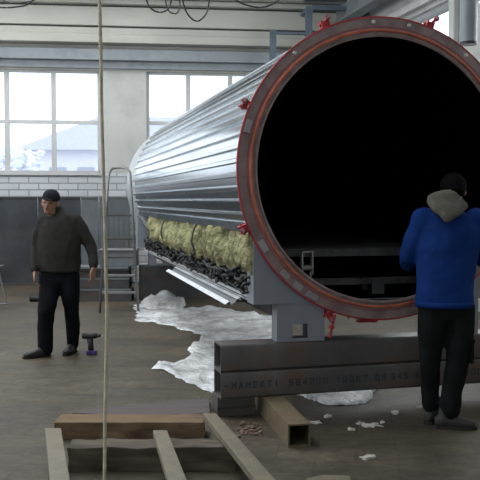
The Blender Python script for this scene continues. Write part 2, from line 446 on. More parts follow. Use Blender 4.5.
b = MB(); b.box(-4, 3, 0, 8, 0, 4.6); b.build('wall', m_house, h1)
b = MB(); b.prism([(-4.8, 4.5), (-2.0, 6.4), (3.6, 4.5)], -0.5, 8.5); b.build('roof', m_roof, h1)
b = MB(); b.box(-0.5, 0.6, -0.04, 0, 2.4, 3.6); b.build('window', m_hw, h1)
rnd = random.Random(5)
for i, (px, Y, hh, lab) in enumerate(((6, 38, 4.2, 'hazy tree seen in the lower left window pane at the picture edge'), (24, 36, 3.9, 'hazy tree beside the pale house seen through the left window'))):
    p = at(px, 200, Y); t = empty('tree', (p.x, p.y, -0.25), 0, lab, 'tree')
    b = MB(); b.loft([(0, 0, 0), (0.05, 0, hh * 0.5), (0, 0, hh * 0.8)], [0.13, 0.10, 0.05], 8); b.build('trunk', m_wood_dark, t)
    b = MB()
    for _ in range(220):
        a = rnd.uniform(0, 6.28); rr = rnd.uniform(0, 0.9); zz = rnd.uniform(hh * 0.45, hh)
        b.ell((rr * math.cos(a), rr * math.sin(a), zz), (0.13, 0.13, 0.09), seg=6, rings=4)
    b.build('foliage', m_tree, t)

# ------------------------------------------------------------------ the vessel
C = at(384, 169.6, 6.30); CZ = 1.867; VK = 0.955; VZ = C.z - CZ * VK
def vz(z): return (z - VZ) / VK - CZ      # height above the floor -> height in the vessel's own frame
AM = Matrix.Translation((C.x, C.y, 0)) @ Matrix.Rotation(TANG, 4, 'Z')
veh = empty('autoclave', (C.x, C.y, 0), TANG, 'huge horizontal steel vessel with silver ribbed cladding and open red rimmed mouth', 'industrial vessel')
veh.scale = (VK, VK, VK); veh.location.z = VZ
RO = 1.187
LEN = 8.9
def vpart(name, b, m, smooth=False, bevel=0, parent=None, z=None, **kw):
    o = b.build(name, m, parent or veh, smooth, bevel, **kw)
    if parent is None: o.location.z = CZ if z is None else z
    return o
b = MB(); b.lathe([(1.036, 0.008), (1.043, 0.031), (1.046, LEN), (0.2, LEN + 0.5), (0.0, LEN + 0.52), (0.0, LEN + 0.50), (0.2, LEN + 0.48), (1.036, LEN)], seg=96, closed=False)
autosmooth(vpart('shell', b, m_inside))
b = MB(); b.lathe([(1.044, 0.0), (RO - 0.012, 0.0), (RO - 0.006, 0.008), (RO - 0.006, 0.030), (1.044, 0.030)], seg=128)
autosmooth(vpart('flange', b, m_flange))
b = MB(); b.lathe([(RO - 0.013, -0.003), (RO - 0.004, -0.002), (RO, 0.002), (RO, 0.012), (RO - 0.008, 0.012), (RO - 0.009, 0.01)], seg=128)
autosmooth(vpart('flange_rim', b, m_red))
b = MB(); b.lathe([(1.066, 0.0), (1.068, -0.012), (1.076, -0.017), (1.086, -0.014), (1.091, 0.0)], seg=128)
autosmooth(vpart('door_seal', b, m_orange))
b = MB(); b.lathe([(1.028, -0.012), (1.044, -0.018), (1.048, 0.0), (1.048, 0.010), (1.028, 0.004)], seg=128)
autosmooth(vpart('inner_lip', b, m_flange))
b = MB(); b.lathe([(1.104, -0.004), (1.108, -0.004), (1.108, 0.0), (1.104, 0.0)], seg=128)
autosmooth(vpart('red_groove', b, m_red))
for a, da in ((164, 5), (211, 5), (225, 4), (232, 4), (239, 5)):
    b = MB(); b.lathe([(1.118, -0.012), (1.166, -0.012), (1.166, 0.0), (1.118, 0.0)], a - da / 2, a + da / 2, seg=6)
    o = vpart('lug', b, m_lug, bevel=0.003); o['label'] = 'pale bare steel lug'
m_glint = mat('bolt_glint', (0.6, 0.6, 0.56), 0.5, 0.1)  # pale colour paints light glints on the small rim bolts
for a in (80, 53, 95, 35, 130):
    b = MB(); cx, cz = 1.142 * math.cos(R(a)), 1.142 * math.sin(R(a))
    b.loft([(cx, -0.022, cz), (cx, 0, cz)], [0.013, 0.017], 6); vpart('glint_bolt', b, m_glint)

# ribbed cladding sheet
def cladding():
    a0, a1 = 202.0, -24.0
    RB, RC = 1.145, 1.173
    prof = []; pitch = 5.3
    n = int(abs(a1 - a0) / pitch)
    for i in range(n):
        s = a0 - i * pitch
        for f, r in ((0.0, RB), (0.55, RB), (0.62, RC), (0.85, RC)): prof.append((s - f * pitch, r))
    prof.append((a0 - n * pitch, RB))
    segs = [(0.034, 2.4), (2.402, 4.6), (4.602, 6.6), (6.602, 7.35)]
    for i, (y0, y1) in enumerate(segs):
        b = MB(); dr = 0.0
        vs = []; fs = []; m = len(prof)
        for y in (y0, y1):
            for (a, r) in prof: vs.append(((r + dr) * math.cos(R(a)), y, (r + dr) * math.sin(R(a))))
        for j in range(m - 1): fs.append((j, j + 1, m + j + 1, m + j))
        b.faces(vs, fs)
        o = vpart('cladding_sheet', b, m_clad)
        so = o.modifiers.new('solid', 'SOLIDIFY'); so.thickness = 0.004; so.offset = -1
cladding()
b = MB(); b.lathe([(1.06, 7.3), (1.135, 7.3), (1.135, 8.75), (1.12, 8.9), (1.02, 9.12), (0.82, 9.28), (0.5, 9.4), (0.0, 9.45), (0.0, 9.42)], seg=64, closed=False)
autosmooth(vpart('domed_end', b, mat('pale_foil', (0.42, 0.44, 0.46), 0.5, 0.2, var=0.15)), 60)
b = MB(); b.lathe([(1.045, 0.165), (1.09, 0.165), (1.09, 8.7), (1.075, 8.7)], 150, 390, seg=64)
vpart('vessel_body', b, m_dark_steel)

# lower edge trim of the cladding
b = MB()
a = R(201.8); ex, ez = 1.160 * math.cos(a), 1.165 * math.sin(a)
b.box(ex - 0.012, ex + 0.004, 0.14, 7.3, ez - 0.05, ez + 0.01); vpart('edge_trim', b, m_clad)

# mineral wool hanging below the cladding
def wool():
    prof = [(-0.98, -0.42), (-1.04, -0.455), (-1.07, -0.53), (-1.095, -0.64), (-1.09, -0.74), (-1.03, -0.82), (-0.85, -0.86)]
    ny = 190; b = MB(); vs = []; fs = []; m = 28
    for i in range(ny + 1):
        y = 0.05 + (5.9 - 0.05) * max(0, i - 1) / (ny - 1)
        for j in range(m + 1):
            t = j / m * (len(prof) - 1); q = min(int(t), len(prof) - 2); f = t - q
            x = prof[q][0] * (1 - f) + prof[q + 1][0] * f; z = prof[q][1] * (1 - f) + prof[q + 1][1] * f
            d = noise.fractal(Vector((y * 5.0, x * 2, z * 1.8)), 0.8, 2.1, 5) * 0.10
            d += 0.010 * math.sin(y * 7 + 2 * math.sin(y * 3))
            if abs((y % 1.25) - 0.6) < 0.035: d -= 0.03
            if t < 0.9: d = min(d, 0.01)
            if i == 0: x = min(x + 0.13, -math.sqrt(max(0.0, 1.10 ** 2 - z * z))); d = 0
            vs.append((x - d * 0.9, y, z - d * 0.25))
    for i in range(ny):
        for j in range(m): k = i * (m + 1) + j; fs.append((k, k + 1, k + m + 2, k + m + 1))
    b.faces(vs, fs); o = vpart('insulation', b, m_wool, True)
    o['label'] = 'yellow mineral wool bulging under the cladding'
wool()
for y in (2.2, 4.4):
    b = MB(); b.tube([(-1.08, y, -0.46), (-1.125, y, -0.56), (-1.14, y, -0.66), (-1.09, y, -0.80)], 0.010, 6); vpart('wire_band', b, m_dark_steel)

# ledge rail with black cables heaped on it
zr = vz(0.862)
b = MB(); b.box(-1.0, -0.80, 0.1, 7.2, zr - 0.012, zr); vpart('ledge_rail', b, m_dark_steel)
b = MB(); b.box(-1.008, -1.0, 0.1, 7.2, zr - 0.012, zr + 0.012); b.box(-1.014, -1.0, 0.1, 7.2, zr - 0.030, zr - 0.022); vpart('ledge_edge', b, m_bright)
b = MB(); b.box(-0.97, -0.955, 0.1, 7.2, zr, zr + 0.022); vpart('ledge_lip', b, m_bright)
b = MB(); b.box(-0.82, -0.62, 0.35, 7.2, zr - 0.16, zr - 0.03); vpart('side_beam', b, m_dark_steel)
rnd = random.Random(3)
b = MB()
y = 0.16
while y < 6.5:
    for q in range(3):
        cx = rnd.uniform(-1.06, -0.99); cz = zr + rnd.uniform(0.06, 0.21); r0 = rnd.uniform(0.03, 0.055)
        A = Vector((rnd.uniform(-1, 1), rnd.uniform(-1, 1), rnd.uniform(-0.6, 0.6))).normalized()
        B = A.cross(Vector((0.3, 0.2, 1))).normalized(); pts = []
        for k in range(13):
            an = 2 * math.pi * k / 12 * 0.95
            pts.append(Vector((cx, y + rnd.uniform(-0.01, 0.01), cz)) + A * r0 * math.cos(an) + B * r0 * math.sin(an))
        b.tube(pts, 0.013, 6)
    b.ell((-0.97, y, zr + 0.09), (0.05, 0.06, 0.09), seg=8, rings=5)
    y += 0.105
o = vpart('cable_coils', b, m_black, True); o['kind'] = 'stuff'; o['label'] = 'black coiled cables heaped on the ledge'
b = MB(); pts = [(-1.03 + 0.03 * math.sin(i * 1.7), 0.15 + i * 0.12, zr + 0.05 + 0.025 * math.sin(i * 2.3)) for i in range(56)]
b.tube(pts, 0.016, 6); pts = [(-1.05 + 0.03 * math.sin(i * 1.1 + 2), 0.15 + i * 0.12, zr + 0.15 + 0.03 * math.sin(i * 1.9)) for i in range(56)]
b.tube(pts, 0.014, 6); vpart('cable', b, m_black, True)

# loose ribbed sheet strip below the ledge
b = MB()
P = [(-1.150, -0.012), (-1.118, 0.012), (-1.112, 0.006), (-1.105, -0.025), (-1.055, 0.012), (-1.05, 0.030), (-1.026, 0.042), (-1.02, 0.02)]
m_rib = mat('dull_sheet', (0.16, 0.17, 0.18), 0.45, 0.5, var=0.1)
for k, (ja, jb, nm, mm) in enumerate(((0, 2, 'sheet_lip', m_bright), (2, 5, 'gutter_sheet', m_clad), (5, 7, 'sheet_lip', m_bright))):
    b = MB(); vs = []; fs = []; Q = P[ja:jb + 1]; mm = m_rib if nm == 'gutter_sheet' else mm
    for y in (0.56, 3.9):
        for (x, z) in Q: vs.append((x, y, z + vz(0.790)))
    for j in range(len(Q) - 1): fs.append((j, j + 1, len(Q) + j + 1, len(Q) + j))
    b.faces(vs, fs); o = vpart(nm, b, mm); so = o.modifiers.new('s', 'SOLIDIFY'); so.thickness = 0.004
    if nm == 'gutter_sheet': o['label'] = 'folded sheet strip hanging under the ledge'
for y in (1.0, 2.6, 3.8):
    b = MB(); b.box(-1.12, -0.78, y, y + 0.03, vz(0.745), vz(0.757)); b.box(-0.81, -0.78, y, y + 0.03, vz(0.745), vz(0.84)); vpart('bracket', b, m_dark_steel)

# saddles and pedestals
def saddle(y0):
    zb = vz(0.853); pts = [(-1.01, zb), (-1.01, -0.50)]
    for k in range(0, 25):
        a = R(210 + k * 120 / 24); pts.append((1.095 * math.cos(a), 1.095 * math.sin(a)))
    pts += [(1.01, -0.50), (1.01, zb)]
    # strip of quads between the arc and the base keeps the concave plate clean
    b = MB(); arc = pts[2:-2]; vs = []; fs = []
    top = [(-1.045, -0.53)] + arc + [(1.045, -0.53)]
    for yy in (y0, y0 + 0.03):
        for (x, z) in top: vs.append((x, yy, max(z, zb + 0.0005)))
        for (x, z) in top: vs.append((x, yy, zb))
    n = len(top)
    for i in range(n - 1):
        fs += [(i, i + 1, n + i + 1, n + i), (2 * n + i, 3 * n + i, 3 * n + i + 1, 2 * n + i + 1), (i, 2 * n + i, 2 * n + i + 1, i + 1)]
    fs += [(0, n, 3 * n, 2 * n), (n - 1, 3 * n - 1 + n * 0, 4 * n - 1, 2 * n - 1)][:1]
    b.faces(vs, fs)
    b.box(-1.045, -0.42, y0, y0 + 0.20, zb - 0.018, zb); b.box(0.42, 1.045, y0, y0 + 0.20, zb - 0.018, zb)
    b.box(-1.045, -1.02, y0 + 0.03, y0 + 0.2, zb, -0.50); b.box(1.02, 1.045, y0 + 0.03, y0 + 0.2, zb, -0.50)
    vpart('saddle_plate', b, m_grey_paint)
    for sx in (-1, 1):
        b = MB(); x0, x1 = sorted((sx * 0.855, sx * 0.47)); za, zc = vz(0.551), zb - 0.018
        hx0, hx1 = x0 + 0.125, x0 + 0.25; hz0, hz1 = za + 0.025, za + 0.135
        for yy in (y0 + 0.01, y0 + 0.146):
            b.box(x0, hx0, yy, yy + 0.014, za, zc); b.box(hx1, x1, yy, yy + 0.014, za, zc)
            b.box(hx0, hx1, yy, yy + 0.014, za, hz0); b.box(hx0, hx1, yy, yy + 0.014, hz1, zc)
        b.box(x0 + 0.002, x0 + 0.016, y0 + 0.024, y0 + 0.146, za, zc); b.box(x1 - 0.016, x1 - 0.002, y0 + 0.024, y0 + 0.146, za, zc)
        vpart('pedestal', b, m_grey_paint)
saddle(0.035)
saddle(7.85)

# red hinge clamps round the rim
def clamp(a):
    Ma = Matrix.Rotation(-R(a), 4, 'Y')    # local +x becomes the radial direction
    b = MB(); 
    for q in (-0.032, 0.018): b.prism([(1.150, -0.0), (1.235, -0.0)][:0] or [(1.16, q), (1.245, q), (1.245, q + 0.014), (1.16, q + 0.014)], 0.02, 0.10, Ma)
    b.cyl((1.215, 0.06, -0.045), (1.215, 0.06, 0.045), 0.013, 10, Ma)
    b.box(1.19, 1.232, 0.015, 0.045, -0.018, 0.018, Ma)
    o = vpart('clamp', b, m_red, bevel=0.003)
    b = MB(); b.cyl((1.215, 0.06, 0), (1.245, -0.075, 0), 0.010, 8, Ma); b.cyl((1.24, -0.045, 0), (1.245, -0.07, 0), 0.021, 6, Ma)
    b.build('clamp_bolt', m_red, o)
    b = MB(); b.cyl((1.242, -0.066, 0), (1.2475, -0.084, 0), 0.012, 8, Ma); b.build('bolt_tip', m_lug, o)
for a in (23.5, 71, 113.2, 156.3, 202.3, 248.7, 292.5, 338): clamp(a)
b = MB(); b.cyl((-0.40, 0.0, -1.13), (-0.45, -0.02, -1.30), 0.012, 8); b.cyl((-0.43, -0.02, -1.21), (-0.437, -0.02, -1.235), 0.024, 6)
b.cyl((-0.447, -0.02, -1.29), (-0.45, -0.02, -1.303), 0.02, 6); vpart('clamp_bolt', b, m_red)
for x in (-0.27, -0.06): 
    b = MB(); b.cyl((x, 0.05, -1.17), (x, 0.05, -1.215 + x * x), 0.012, 8); vpart('drain_stub', b, m_flange)
b = MB(); b.box(-0.19, -0.03, 0.03, 0.09, -1.205, -1.186); vpart('hinge_plate', b, m_red)

# track and deck inside
m_deck = mat('scuffed_deck', (0.045, 0.045, 0.047), 0.6, 0.3, var=0.4, scale=6, stain=(0.12, 0.11, 0.10), stain_amt=0.6, stain_scale=9)
zd = 1.235 - CZ
b = MB(); b.box(-0.78, 0.78, 0.30, 7.0, zd - 0.012, zd); b.box(-0.78, 0.78, 0.30, 0.33, zd - 0.065, zd - 0.012)
for x in (-0.78, -0.40, 0.36, 0.74): b.box(x, x + 0.04, 0.3, 7.0, zd - 0.065, zd - 0.01)
vpart('deck', b, m_deck, bevel=0.004)
zs = 0.985 - CZ
b = MB(); b.box(-0.52, 0.52, 0.35, 0.41, zs - 0.055, zs); b.box(-0.06, 0.06, 0.3, 7, zs - 0.01, zs); vpart('cross_member', b, m_deck, bevel=0.004)
b = MB(); b.box(0.03, 0.14, 0.30, 0.312, -1.012, zs - 0.02); b.box(0.07, 0.10, 0.312, 0.50, -1.012, zs - 0.02); b.box(0.03, 0.14, 0.50, 0.512, -1.0, zs - 0.02)
vpart('post', b, m_deck)
m_bkt = mat('pale_roller_steel', (0.30, 0.29, 0.27), 0.4, 0.6, var=0.2)
b = MB()
for x in (-0.60, -0.515): b.box(x, x + 0.012, 0.22, 0.28, zd - 0.20, zd - 0.012)
b.box(-0.60, -0.50, 0.22, 0.28, zd - 0.025, zd - 0.012); b.box(-0.585, -0.53, 0.22, 0.28, zd - 0.25, zd - 0.235); b.box(-0.53, -0.518, 0.22, 0.28, zd - 0.25, zd - 0.18)
o = vpart('roller_bracket', b, m_bkt)
b = MB(); b.cyl((-0.59, 0.25, zd - 0.15), (-0.51, 0.25, zd - 0.15), 0.024, 12); b.build('roller', m_bkt, o)

# ------------------------------------------------------------------ beams below the vessel
def local_thing(name, label, cat, x, y, z=0, group=None, rz=0):
    p = AM @ Vector((x, y, 0)); return empty(name, (p.x, p.y, z), TANG + rz, label, cat, group)
def hollow(b, x0, x1, y0, y1, z0, z1, t=0.012):
    b.box(x0, x1, y0, y1, z0, z0 + t); b.box(x0, x1, y0, y1, z1 - t, z1)
    b.box(x0, x1, y0, y0 + t, z0 + t, z1 - t); b.box(x0, x1, y1 - t, y1, z0 + t, z1 - t)
FONT_STROKES = {
 'M': [[(0, 0), (0, 1), (.5, .5), (1, 1), (1, 0)]], 'A': [[(0, 0), (.5, 1), (1, 0)], [(.25, .4), (.75, .4)]], 'H': [[(0, 0), (0, 1)], [(1, 0), (1, 1)], [(0, .5), (1, .5)]],
 'E': [[(1, 0), (0, 0), (0, 1), (1, 1)], [(0, .5), (.8, .5)]], 'K': [[(0, 0), (0, 1)], [(1, 1), (0, .5), (1, 0)]], 'T': [[(.5, 0), (.5, 1)], [(0, 1), (1, 1)]],
 'Z': [[(0, 1), (1, 1), (0, 0), (1, 0)]], 'S': [[(1, 1), (0, 1), (0, .5), (1, .5), (1, 0), (0, 0)]], 'I': [[(.5, 0), (.5, 1)]], '1': [[(.2, .8), (.5, 1), (.5, 0)]],
 '0': [[(0, 0), (0, 1), (1, 1), (1, 0), (0, 0)]], '2': [[(0, 1), (1, 1), (1, .5), (0, .5), (0, 0), (1, 0)]], '3': [[(0, 1), (1, 1), (.5, .5), (1, .5), (1, 0), (0, 0)]],
 '4': [[(.8, 0), (.8, 1), (0, .3), (1, .3)]], '5': [[(1, 1), (0, 1), (0, .55), (1, .5), (1, 0), (0, 0)]], '7': [[(0, 1), (1, 1), (.3, 0)]], '9': [[(1, .5), (0, .5), (0, 1), (1, 1), (1, 0), (0, 0)]],
 'X': [[(0, 0), (1, 1)], [(0, 1), (1, 0)]], '-': [[(.1, .5), (.9, .5)]]}
def stencil(b, text, x, y, z, h, w, gap):
    for ch in text:
        for st in FONT_STROKES.get(ch, []):
            for (p, q) in zip(st[:-1], st[1:]):
                P0 = Vector((x + p[0] * w, y, z + p[1] * h)); P1 = Vector((x + q[0] * w, y, z + q[1] * h))
                d = (P1 - P0); d.normalize(); nn = Vector((-d.z, 0, d.x)) * 0.006; e = d * 0.005
                b.faces([P0 - e + nn, P1 + e + nn, P1 + e - nn, P0 - e - nn], [(0, 1, 2, 3)])
        x += w + gap
def box_beam(z0, name, label, text=None):
    t = local_thing(name, label, 'steel beam', 0, 0.11, z0, rz=R(1.5))
    b = MB(); y0, y1 = -0.055, 0.165; h = 0.198; g = 0.013
    def rr(ya, yb, za, zb, r):
        P = []
        for cy, cz, a in ((yb - r, zb - r, 0), (ya + r, zb - r, 90), (ya + r, za + r, 180), (yb - r, za + r, 270)):
            for k in range(6): P.append((cy + r * math.cos(R(a + k * 18)), cz + r * math.sin(R(a + k * 18))))
        return P
    Po = rr(y0, y1, 0, h, 0.020); Pi = rr(y0 + 0.011, y1 - 0.011, 0.011, h - 0.011, 0.012); n = len(Po)
    b = MB(); vs = [(x, p[0], p[1]) for x in (-1.245, 1.5) for P_ in (Po, Pi) for p in P_]; fs = []
    for k in range(n):
        k2 = (k + 1) % n
        fs += [(k, k2, 2 * n + k2, 2 * n + k), (n + k, 3 * n + k, 3 * n + k2, n + k2), (k, n + k, n + k2, k2), (2 * n + k, 2 * n + k2, 3 * n + k2, 3 * n + k)]
    b.faces(vs, fs); autosmooth(b.build('tube', m_beam, t))
    b = MB(); b.box(-1.20, -1.19, y0 + 0.012, y1 - 0.012, 0.012, h - 0.012); b.build('hollow_shade', m_black, t)  # black plate paints the shade inside the open beam end
    if text:
        b = MB(); xx = -1.215
        for s, gx in text: stencil(b, s, xx, y0 - 0.0008, 0.078, 0.040, 0.026, 0.028); xx += len(s) * 0.054 + gx
        o = b.build('stencil_marking', m_stencil, t, norm=False); o['label'] = 'dark stencilled letters'
    return t
box_beam(0.151, 'steel_beam', 'lower of two stacked dark steel beams, with stencilled letters, resting on box section', [('-MAMEKTI', .06), ('S2', 0), ('4200', .05), ('100K7', .05), ('09', 0.02), ('345', .05), ('HX-T', .05), ('7', .1), ('2000', .06), ('1254', 0.06), ('74', .1)])
box_beam(0.351, 'steel_beam', 'upper of two stacked dark steel beams, directly under the grey pedestal')
t = local_thing('support_block', 'dark steel block on the floor under the left end of the beams', 'steel block', -1.09, 0.18, 0)
b = MB(); b.box(-0.16, 0.13, -0.06, 0.14, 0, 0.1505); b.build('block', m_beam, t, bevel=0.006)
b = MB(); b.box(-0.163, 0.133, -0.075, -0.06, 0.06, 0.075); b.build('rib', m_dark_steel, t)
p0 = gnd(288.0, 447.5); t = empty('box_section', (p0.x, p0.y, 0), R(10.5), 'short olive steel box tube with open square end, under the beams', 'steel tube')
b = MB(); w_ = 0.150; t_ = 0.011; L_ = 1.15
b.box(0, w_, 0, L_, 0, t_); b.box(0, w_, 0, L_, w_ - t_, w_); b.box(0, t_, 0, L_, t_, w_ - t_); b.box(w_ - t_, w_, 0, L_, t_, w_ - t_)
b.build('tube', m_bar_rust, t)
b = MB(); b.box(t_, w_ - t_, 0.5, 0.51, t_, w_ - t_); b.build('hollow_shade', m_black, t)  # black plate added to paint the shade deeper in the tube
# rear beams under the far saddle
t = local_thing('steel_beam', 'dark steel beam under the far end of the vessel', 'steel beam', 0, 7.62, 0)
b = MB(); b.box(-0.95, 0.95, -0.12, 0.15, 0, 0.55); b.build('web', m_dark_steel, t, bevel=0.01)

# ------------------------------------------------------------------ polythene
def inside(p, poly):
    c = False; n = len(poly)
    for i in range(n):
        a, q = poly[i], poly[(i + 1) % n]
        if (a[1] > p[1]) != (q[1] > p[1]) and p[0] < (q[0] - a[0]) * (p[1] - a[1]) / (q[1] - a[1]) + a[0]: c = not c
    return c
def crumple(name, label, pix, st, h0, seed, bumps=(), m=m_plastic):
    poly = [gnd(*p) for p in pix]; poly = [(p.x, p.y) for p in poly]
    xs = [p[0] for p in poly]; ys = [p[1] for p in poly]; x0, x1, y0, y1 = min(xs), max(xs), min(ys), max(ys)
    b = MB(); idx = {}; vs = []; fs = []
    nx = int((x1 - x0) / st) + 1; ny = int((y1 - y0) / (st * 1.6)) + 1
    def vert(i, j):
        if (i, j) not in idx:
            x = x0 + i * st; y = y0 + j * st * 1.6
            f = abs(noise.fractal(Vector((x * 3.2 + seed, y * 2.0, seed)), 0.9, 2.2, 5))
            g = noise.noise(Vector((x * 1.3, y * 0.9, seed + 3)))
            z = 0.010 + h0 * (f * 0.9 + max(0, g) * 0.9)
            for (bx, by, br, bh) in bumps:
                d = math.hypot((x - bx), (y - by) * 0.8) / br
                if d < 1: z += bh * (1 - d) ** 0.8 * (0.85 + 0.3 * f)
            jx = noise.noise(Vector((x * 9, y * 9, seed))) * st * 0.5
            idx[(i, j)] = len(vs); vs.append((x + jx, y + jx, z))
        return idx[(i, j)]
    for i in range(nx):
        for j in range(ny):
            cx = x0 + (i + .5) * st; cy = y0 + (j + .5) * st * 1.6
            w = noise.noise(Vector((cx * 5, cy * 5, seed))) * 0.06
            if inside((cx + w, cy + w), poly): fs.append((vert(i, j), vert(i + 1, j), vert(i + 1, j + 1), vert(i, j + 1)))
    b.faces(vs, fs); o = b.build(name, m, None, True, norm=False)
    bm = bmesh.new(); bm.from_mesh(o.data)
    for v in bm.verts:
        if v.is_boundary: v.co.z *= 0.35
    for _ in range(2): bmesh.ops.smooth_vert(bm, verts=[v for v in bm.verts if v.is_boundary], factor=0.5, use_axis_x=True, use_axis_y=True)
    bm.to_mesh(o.data); bm.free()
    return tag(o, label, 'plastic sheet')
crumple('plastic_sheet', 'large crumpled translucent plastic sheet spread on the floor left of the beams',
        [(134, 305), (136, 321), (157, 324), (182, 330), (201, 337), (187, 349), (191, 359), (177, 365), (157, 365), (152, 369), (170, 375), (185, 382), (200, 389), (222, 397), (248, 397), (252, 345), (275, 340), (275, 318), (240, 312), (220, 309), (180, 309)],
        0.025, 0.065, 2.0)
lump = gnd(163, 310)
crumple('plastic_sheet', 'grey tent shaped heap of plastic film behind the large crumpled sheet',
        [(139, 309), (150, 312), (180, 312), (187, 308), (178, 305), (145, 305)], 0.03, 0.05, 7.0, bumps=[(lump.x, lump.y + 0.2, 0.5, 0.25)], m=m_film)
crumple('plastic_sheet', 'shiny folded piece of plastic film lying under the right part of the beams',
        [(286, 389), (288, 397), (300, 402), (318, 402), (340, 406), (366, 404), (376, 395), (380, 386), (290, 386)], 0.015, 0.07, 11.0)

# scraps on the floor
rnd = random.Random(8)
def scrap(px, py, w, label, name='scrap', m=m_white):
    p = gnd(px, py); b = MB(); n = 15; a0 = rnd.uniform(-0.4, 0.4); pts = []
    for k in range(n):
        an = 2 * math.pi * k / n; r = w * (0.35 + 0.75 * rnd.random()); x = r * math.cos(an); y = r * math.sin(an) * 0.75 + 0.25 * w * math.sin(x / w * 3)
        pts.append((x * math.cos(a0) - y * math.sin(a0), x * math.sin(a0) + y * math.cos(a0)))
    vs = [(0, 0.1 * w, 0.014)] + [(q[0], q[1], 0.003 + 0.016 * rnd.random()) for q in pts] + [(0, 0.1 * w, 0.001)] + [(q[0], q[1], 0.0) for q in pts]
    fs = [(0, 1 + k, 1 + (k + 1) % n) for k in range(n)] + [(n + 1, n + 2 + (k + 1) % n, n + 2 + k) for k in range(n)] + [(1 + k, n + 2 + k, n + 2 + (k + 1) % n, 1 + (k + 1) % n) for k in range(n)]
    b.faces(vs, fs); o = b.build(name, m); o.location = p
    return tag(o, label, 'scrap', 'white scraps on the floor')
for a in ((371, 426, .085, 'largest white torn scrap on the floor, between box tube and blue jacket man'), (360, 424, .03, 'small white scrap touching the left side of the largest scrap'),
          (316, 423, .055, 'white scrap lying beside the open end of the box tube'), (327, 417, .04, 'thin pale scrap behind the box tube end, near the plastic film'),
          (351, 430, .035, 'small white scrap left of the largest torn scrap'), (368, 458, .05, 'pale scrap alone on bare floor nearest the viewer'),
          (395, 413, .04, 'white scrap pair on the floor left of the worker\'s boots'), (382, 423, .02, 'tiny white scrap at the right tip of the largest torn scrap'),
          (456, 428, .018, 'tiny white scrap directly in front of the worker\'s boots'), (124, 296, .10, 'white scrap on the floor under the ladder'),
          (395, 414.5, .02, 'small white scrap in front of the scrap pair left of the boots'), (420, 408, .03, 'pale sliver near the left boot of the worker')):
    scrap(*a)
m_rub = mat('pinkish_rubble', (0.20, 0.14, 0.11), 0.9, var=0.4, scale=30)
b = MB()
for _ in range(40):
    p = gnd(rnd.gauss(248, 8), rnd.gauss(431, 2.6)); s = rnd.uniform(0.006, 0.018)
    b.ell((p.x, p.y, s * 0.6), (s, s * 0.8, s * 0.7), seg=6, rings=4)
for _ in range(25):
    p = gnd(rnd.uniform(240, 262), rnd.uniform(422, 436)); s = rnd.uniform(0.006, 0.014)
    b.ell((p.x, p.y, s * 0.6), (s, s * 0.8, s * 0.7), seg=6, rings=4)
tag(b.build('rubble', m_rub), 'crumbs of pinkish rubble scattered on the floor beside the box tube', 'rubble', kind='stuff')

# ------------------------------------------------------------------ timbers and bars in the foreground
def timber(name, label, cat, X0, X1, Y0, Y1, z0, z1, m, rz=0.0, rough=0.006, seed=1):
    cx, cy = (X0 + X1) / 2, (Y0 + Y1) / 2; L2, D2 = (X1 - X0) / 2, (Y1 - Y0) / 2; n = 24
    b = MB(); vs = []; fs = []; ring = [(-1, 0), (-.3, 0), (.3, 0), (1, 0), (1, .5), (1, 1), (.3, 1), (-.3, 1), (-1, 1), (-1, .5)]; m_ = len(ring)
    for i in range(n + 1):
        x = -L2 + 2 * L2 * i / n
        for (a, h) in ring:
            d = noise.noise(Vector((x * 6, a * 3 + seed, h * 3))) * rough
            ex = noise.noise(Vector((a * 2, h * 3, seed + i))) * 0.02 if i in (0, n) else 0
            vs.append((x + ex, a * (D2 + d), max(0, h * (z1 - z0) + (d if h else 0))))
    for i in range(n):
        for k in range(m_): fs.append((i * m_ + k, i * m_ + (k + 1) % m_, (i + 1) * m_ + (k + 1) % m_, (i + 1) * m_ + k))
    fs += [tuple(range(m_ - 1, -1, -1)), tuple(n * m_ + k for k in range(m_))]
    b.faces(vs, fs); o = b.build(name, m, bevel=0.004); o.location = (cx, cy, z0); o.rotation_euler = (0, 0, rz)
    return tag(o, label, cat)
timber('timber', 'brown squared timber lying crosswise behind the pale steel bars', 'timber', -1.24, -0.24, 5.54, 5.76, 0, 0.118, m_wood, 0.0, 0.014, seed=1)
timber('timber', 'dark squared timber lying crosswise under the pale steel bars, nearest the viewer', 'timber', -1.02, -0.03, 4.88, 5.06, 0, 0.145, m_wood_dark, 0.01, 0.016, seed=4)
timber('timber', 'spare timber under the near ends of the steel bars', 'timber', -1.0, 0.6, 3.70, 3.88, 0, 0.145, m_wood_dark, 0.0, seed=9)
def flat_board(name, label, pix, th, m):
    poly = [gnd(*p) for p in pix]; c = sum(poly, Vector()) / len(poly); n = len(poly)
    vs = [(p.x - c.x, p.y - c.y, 0) for p in poly] + [(p.x - c.x, p.y - c.y, th) for p in poly]
    fs = [tuple(range(n)), tuple(range(2 * n - 1, n - 1, -1))] + [(i, (i + 1) % n, n + (i + 1) % n, n + i) for i in range(n)]
    b = MB(); b.faces(vs, fs); o = b.build(name, m, bevel=0.003); o.location = (c.x, c.y, 0)
    return tag(o, label, 'board')
flat_board('plank', 'weathered purplish plank lying behind the brown timber, left of the beams', [(72, 418), (110, 411), (160, 407), (209, 403), (210, 418), (140, 421)], 0.038, m_wood_purple)
flat_board('plank', 'corner of a pale board at the bottom edge of the picture', [(306, 482), (322, 478), (350, 479), (352, 490), (310, 492)], 0.02, m_bar)
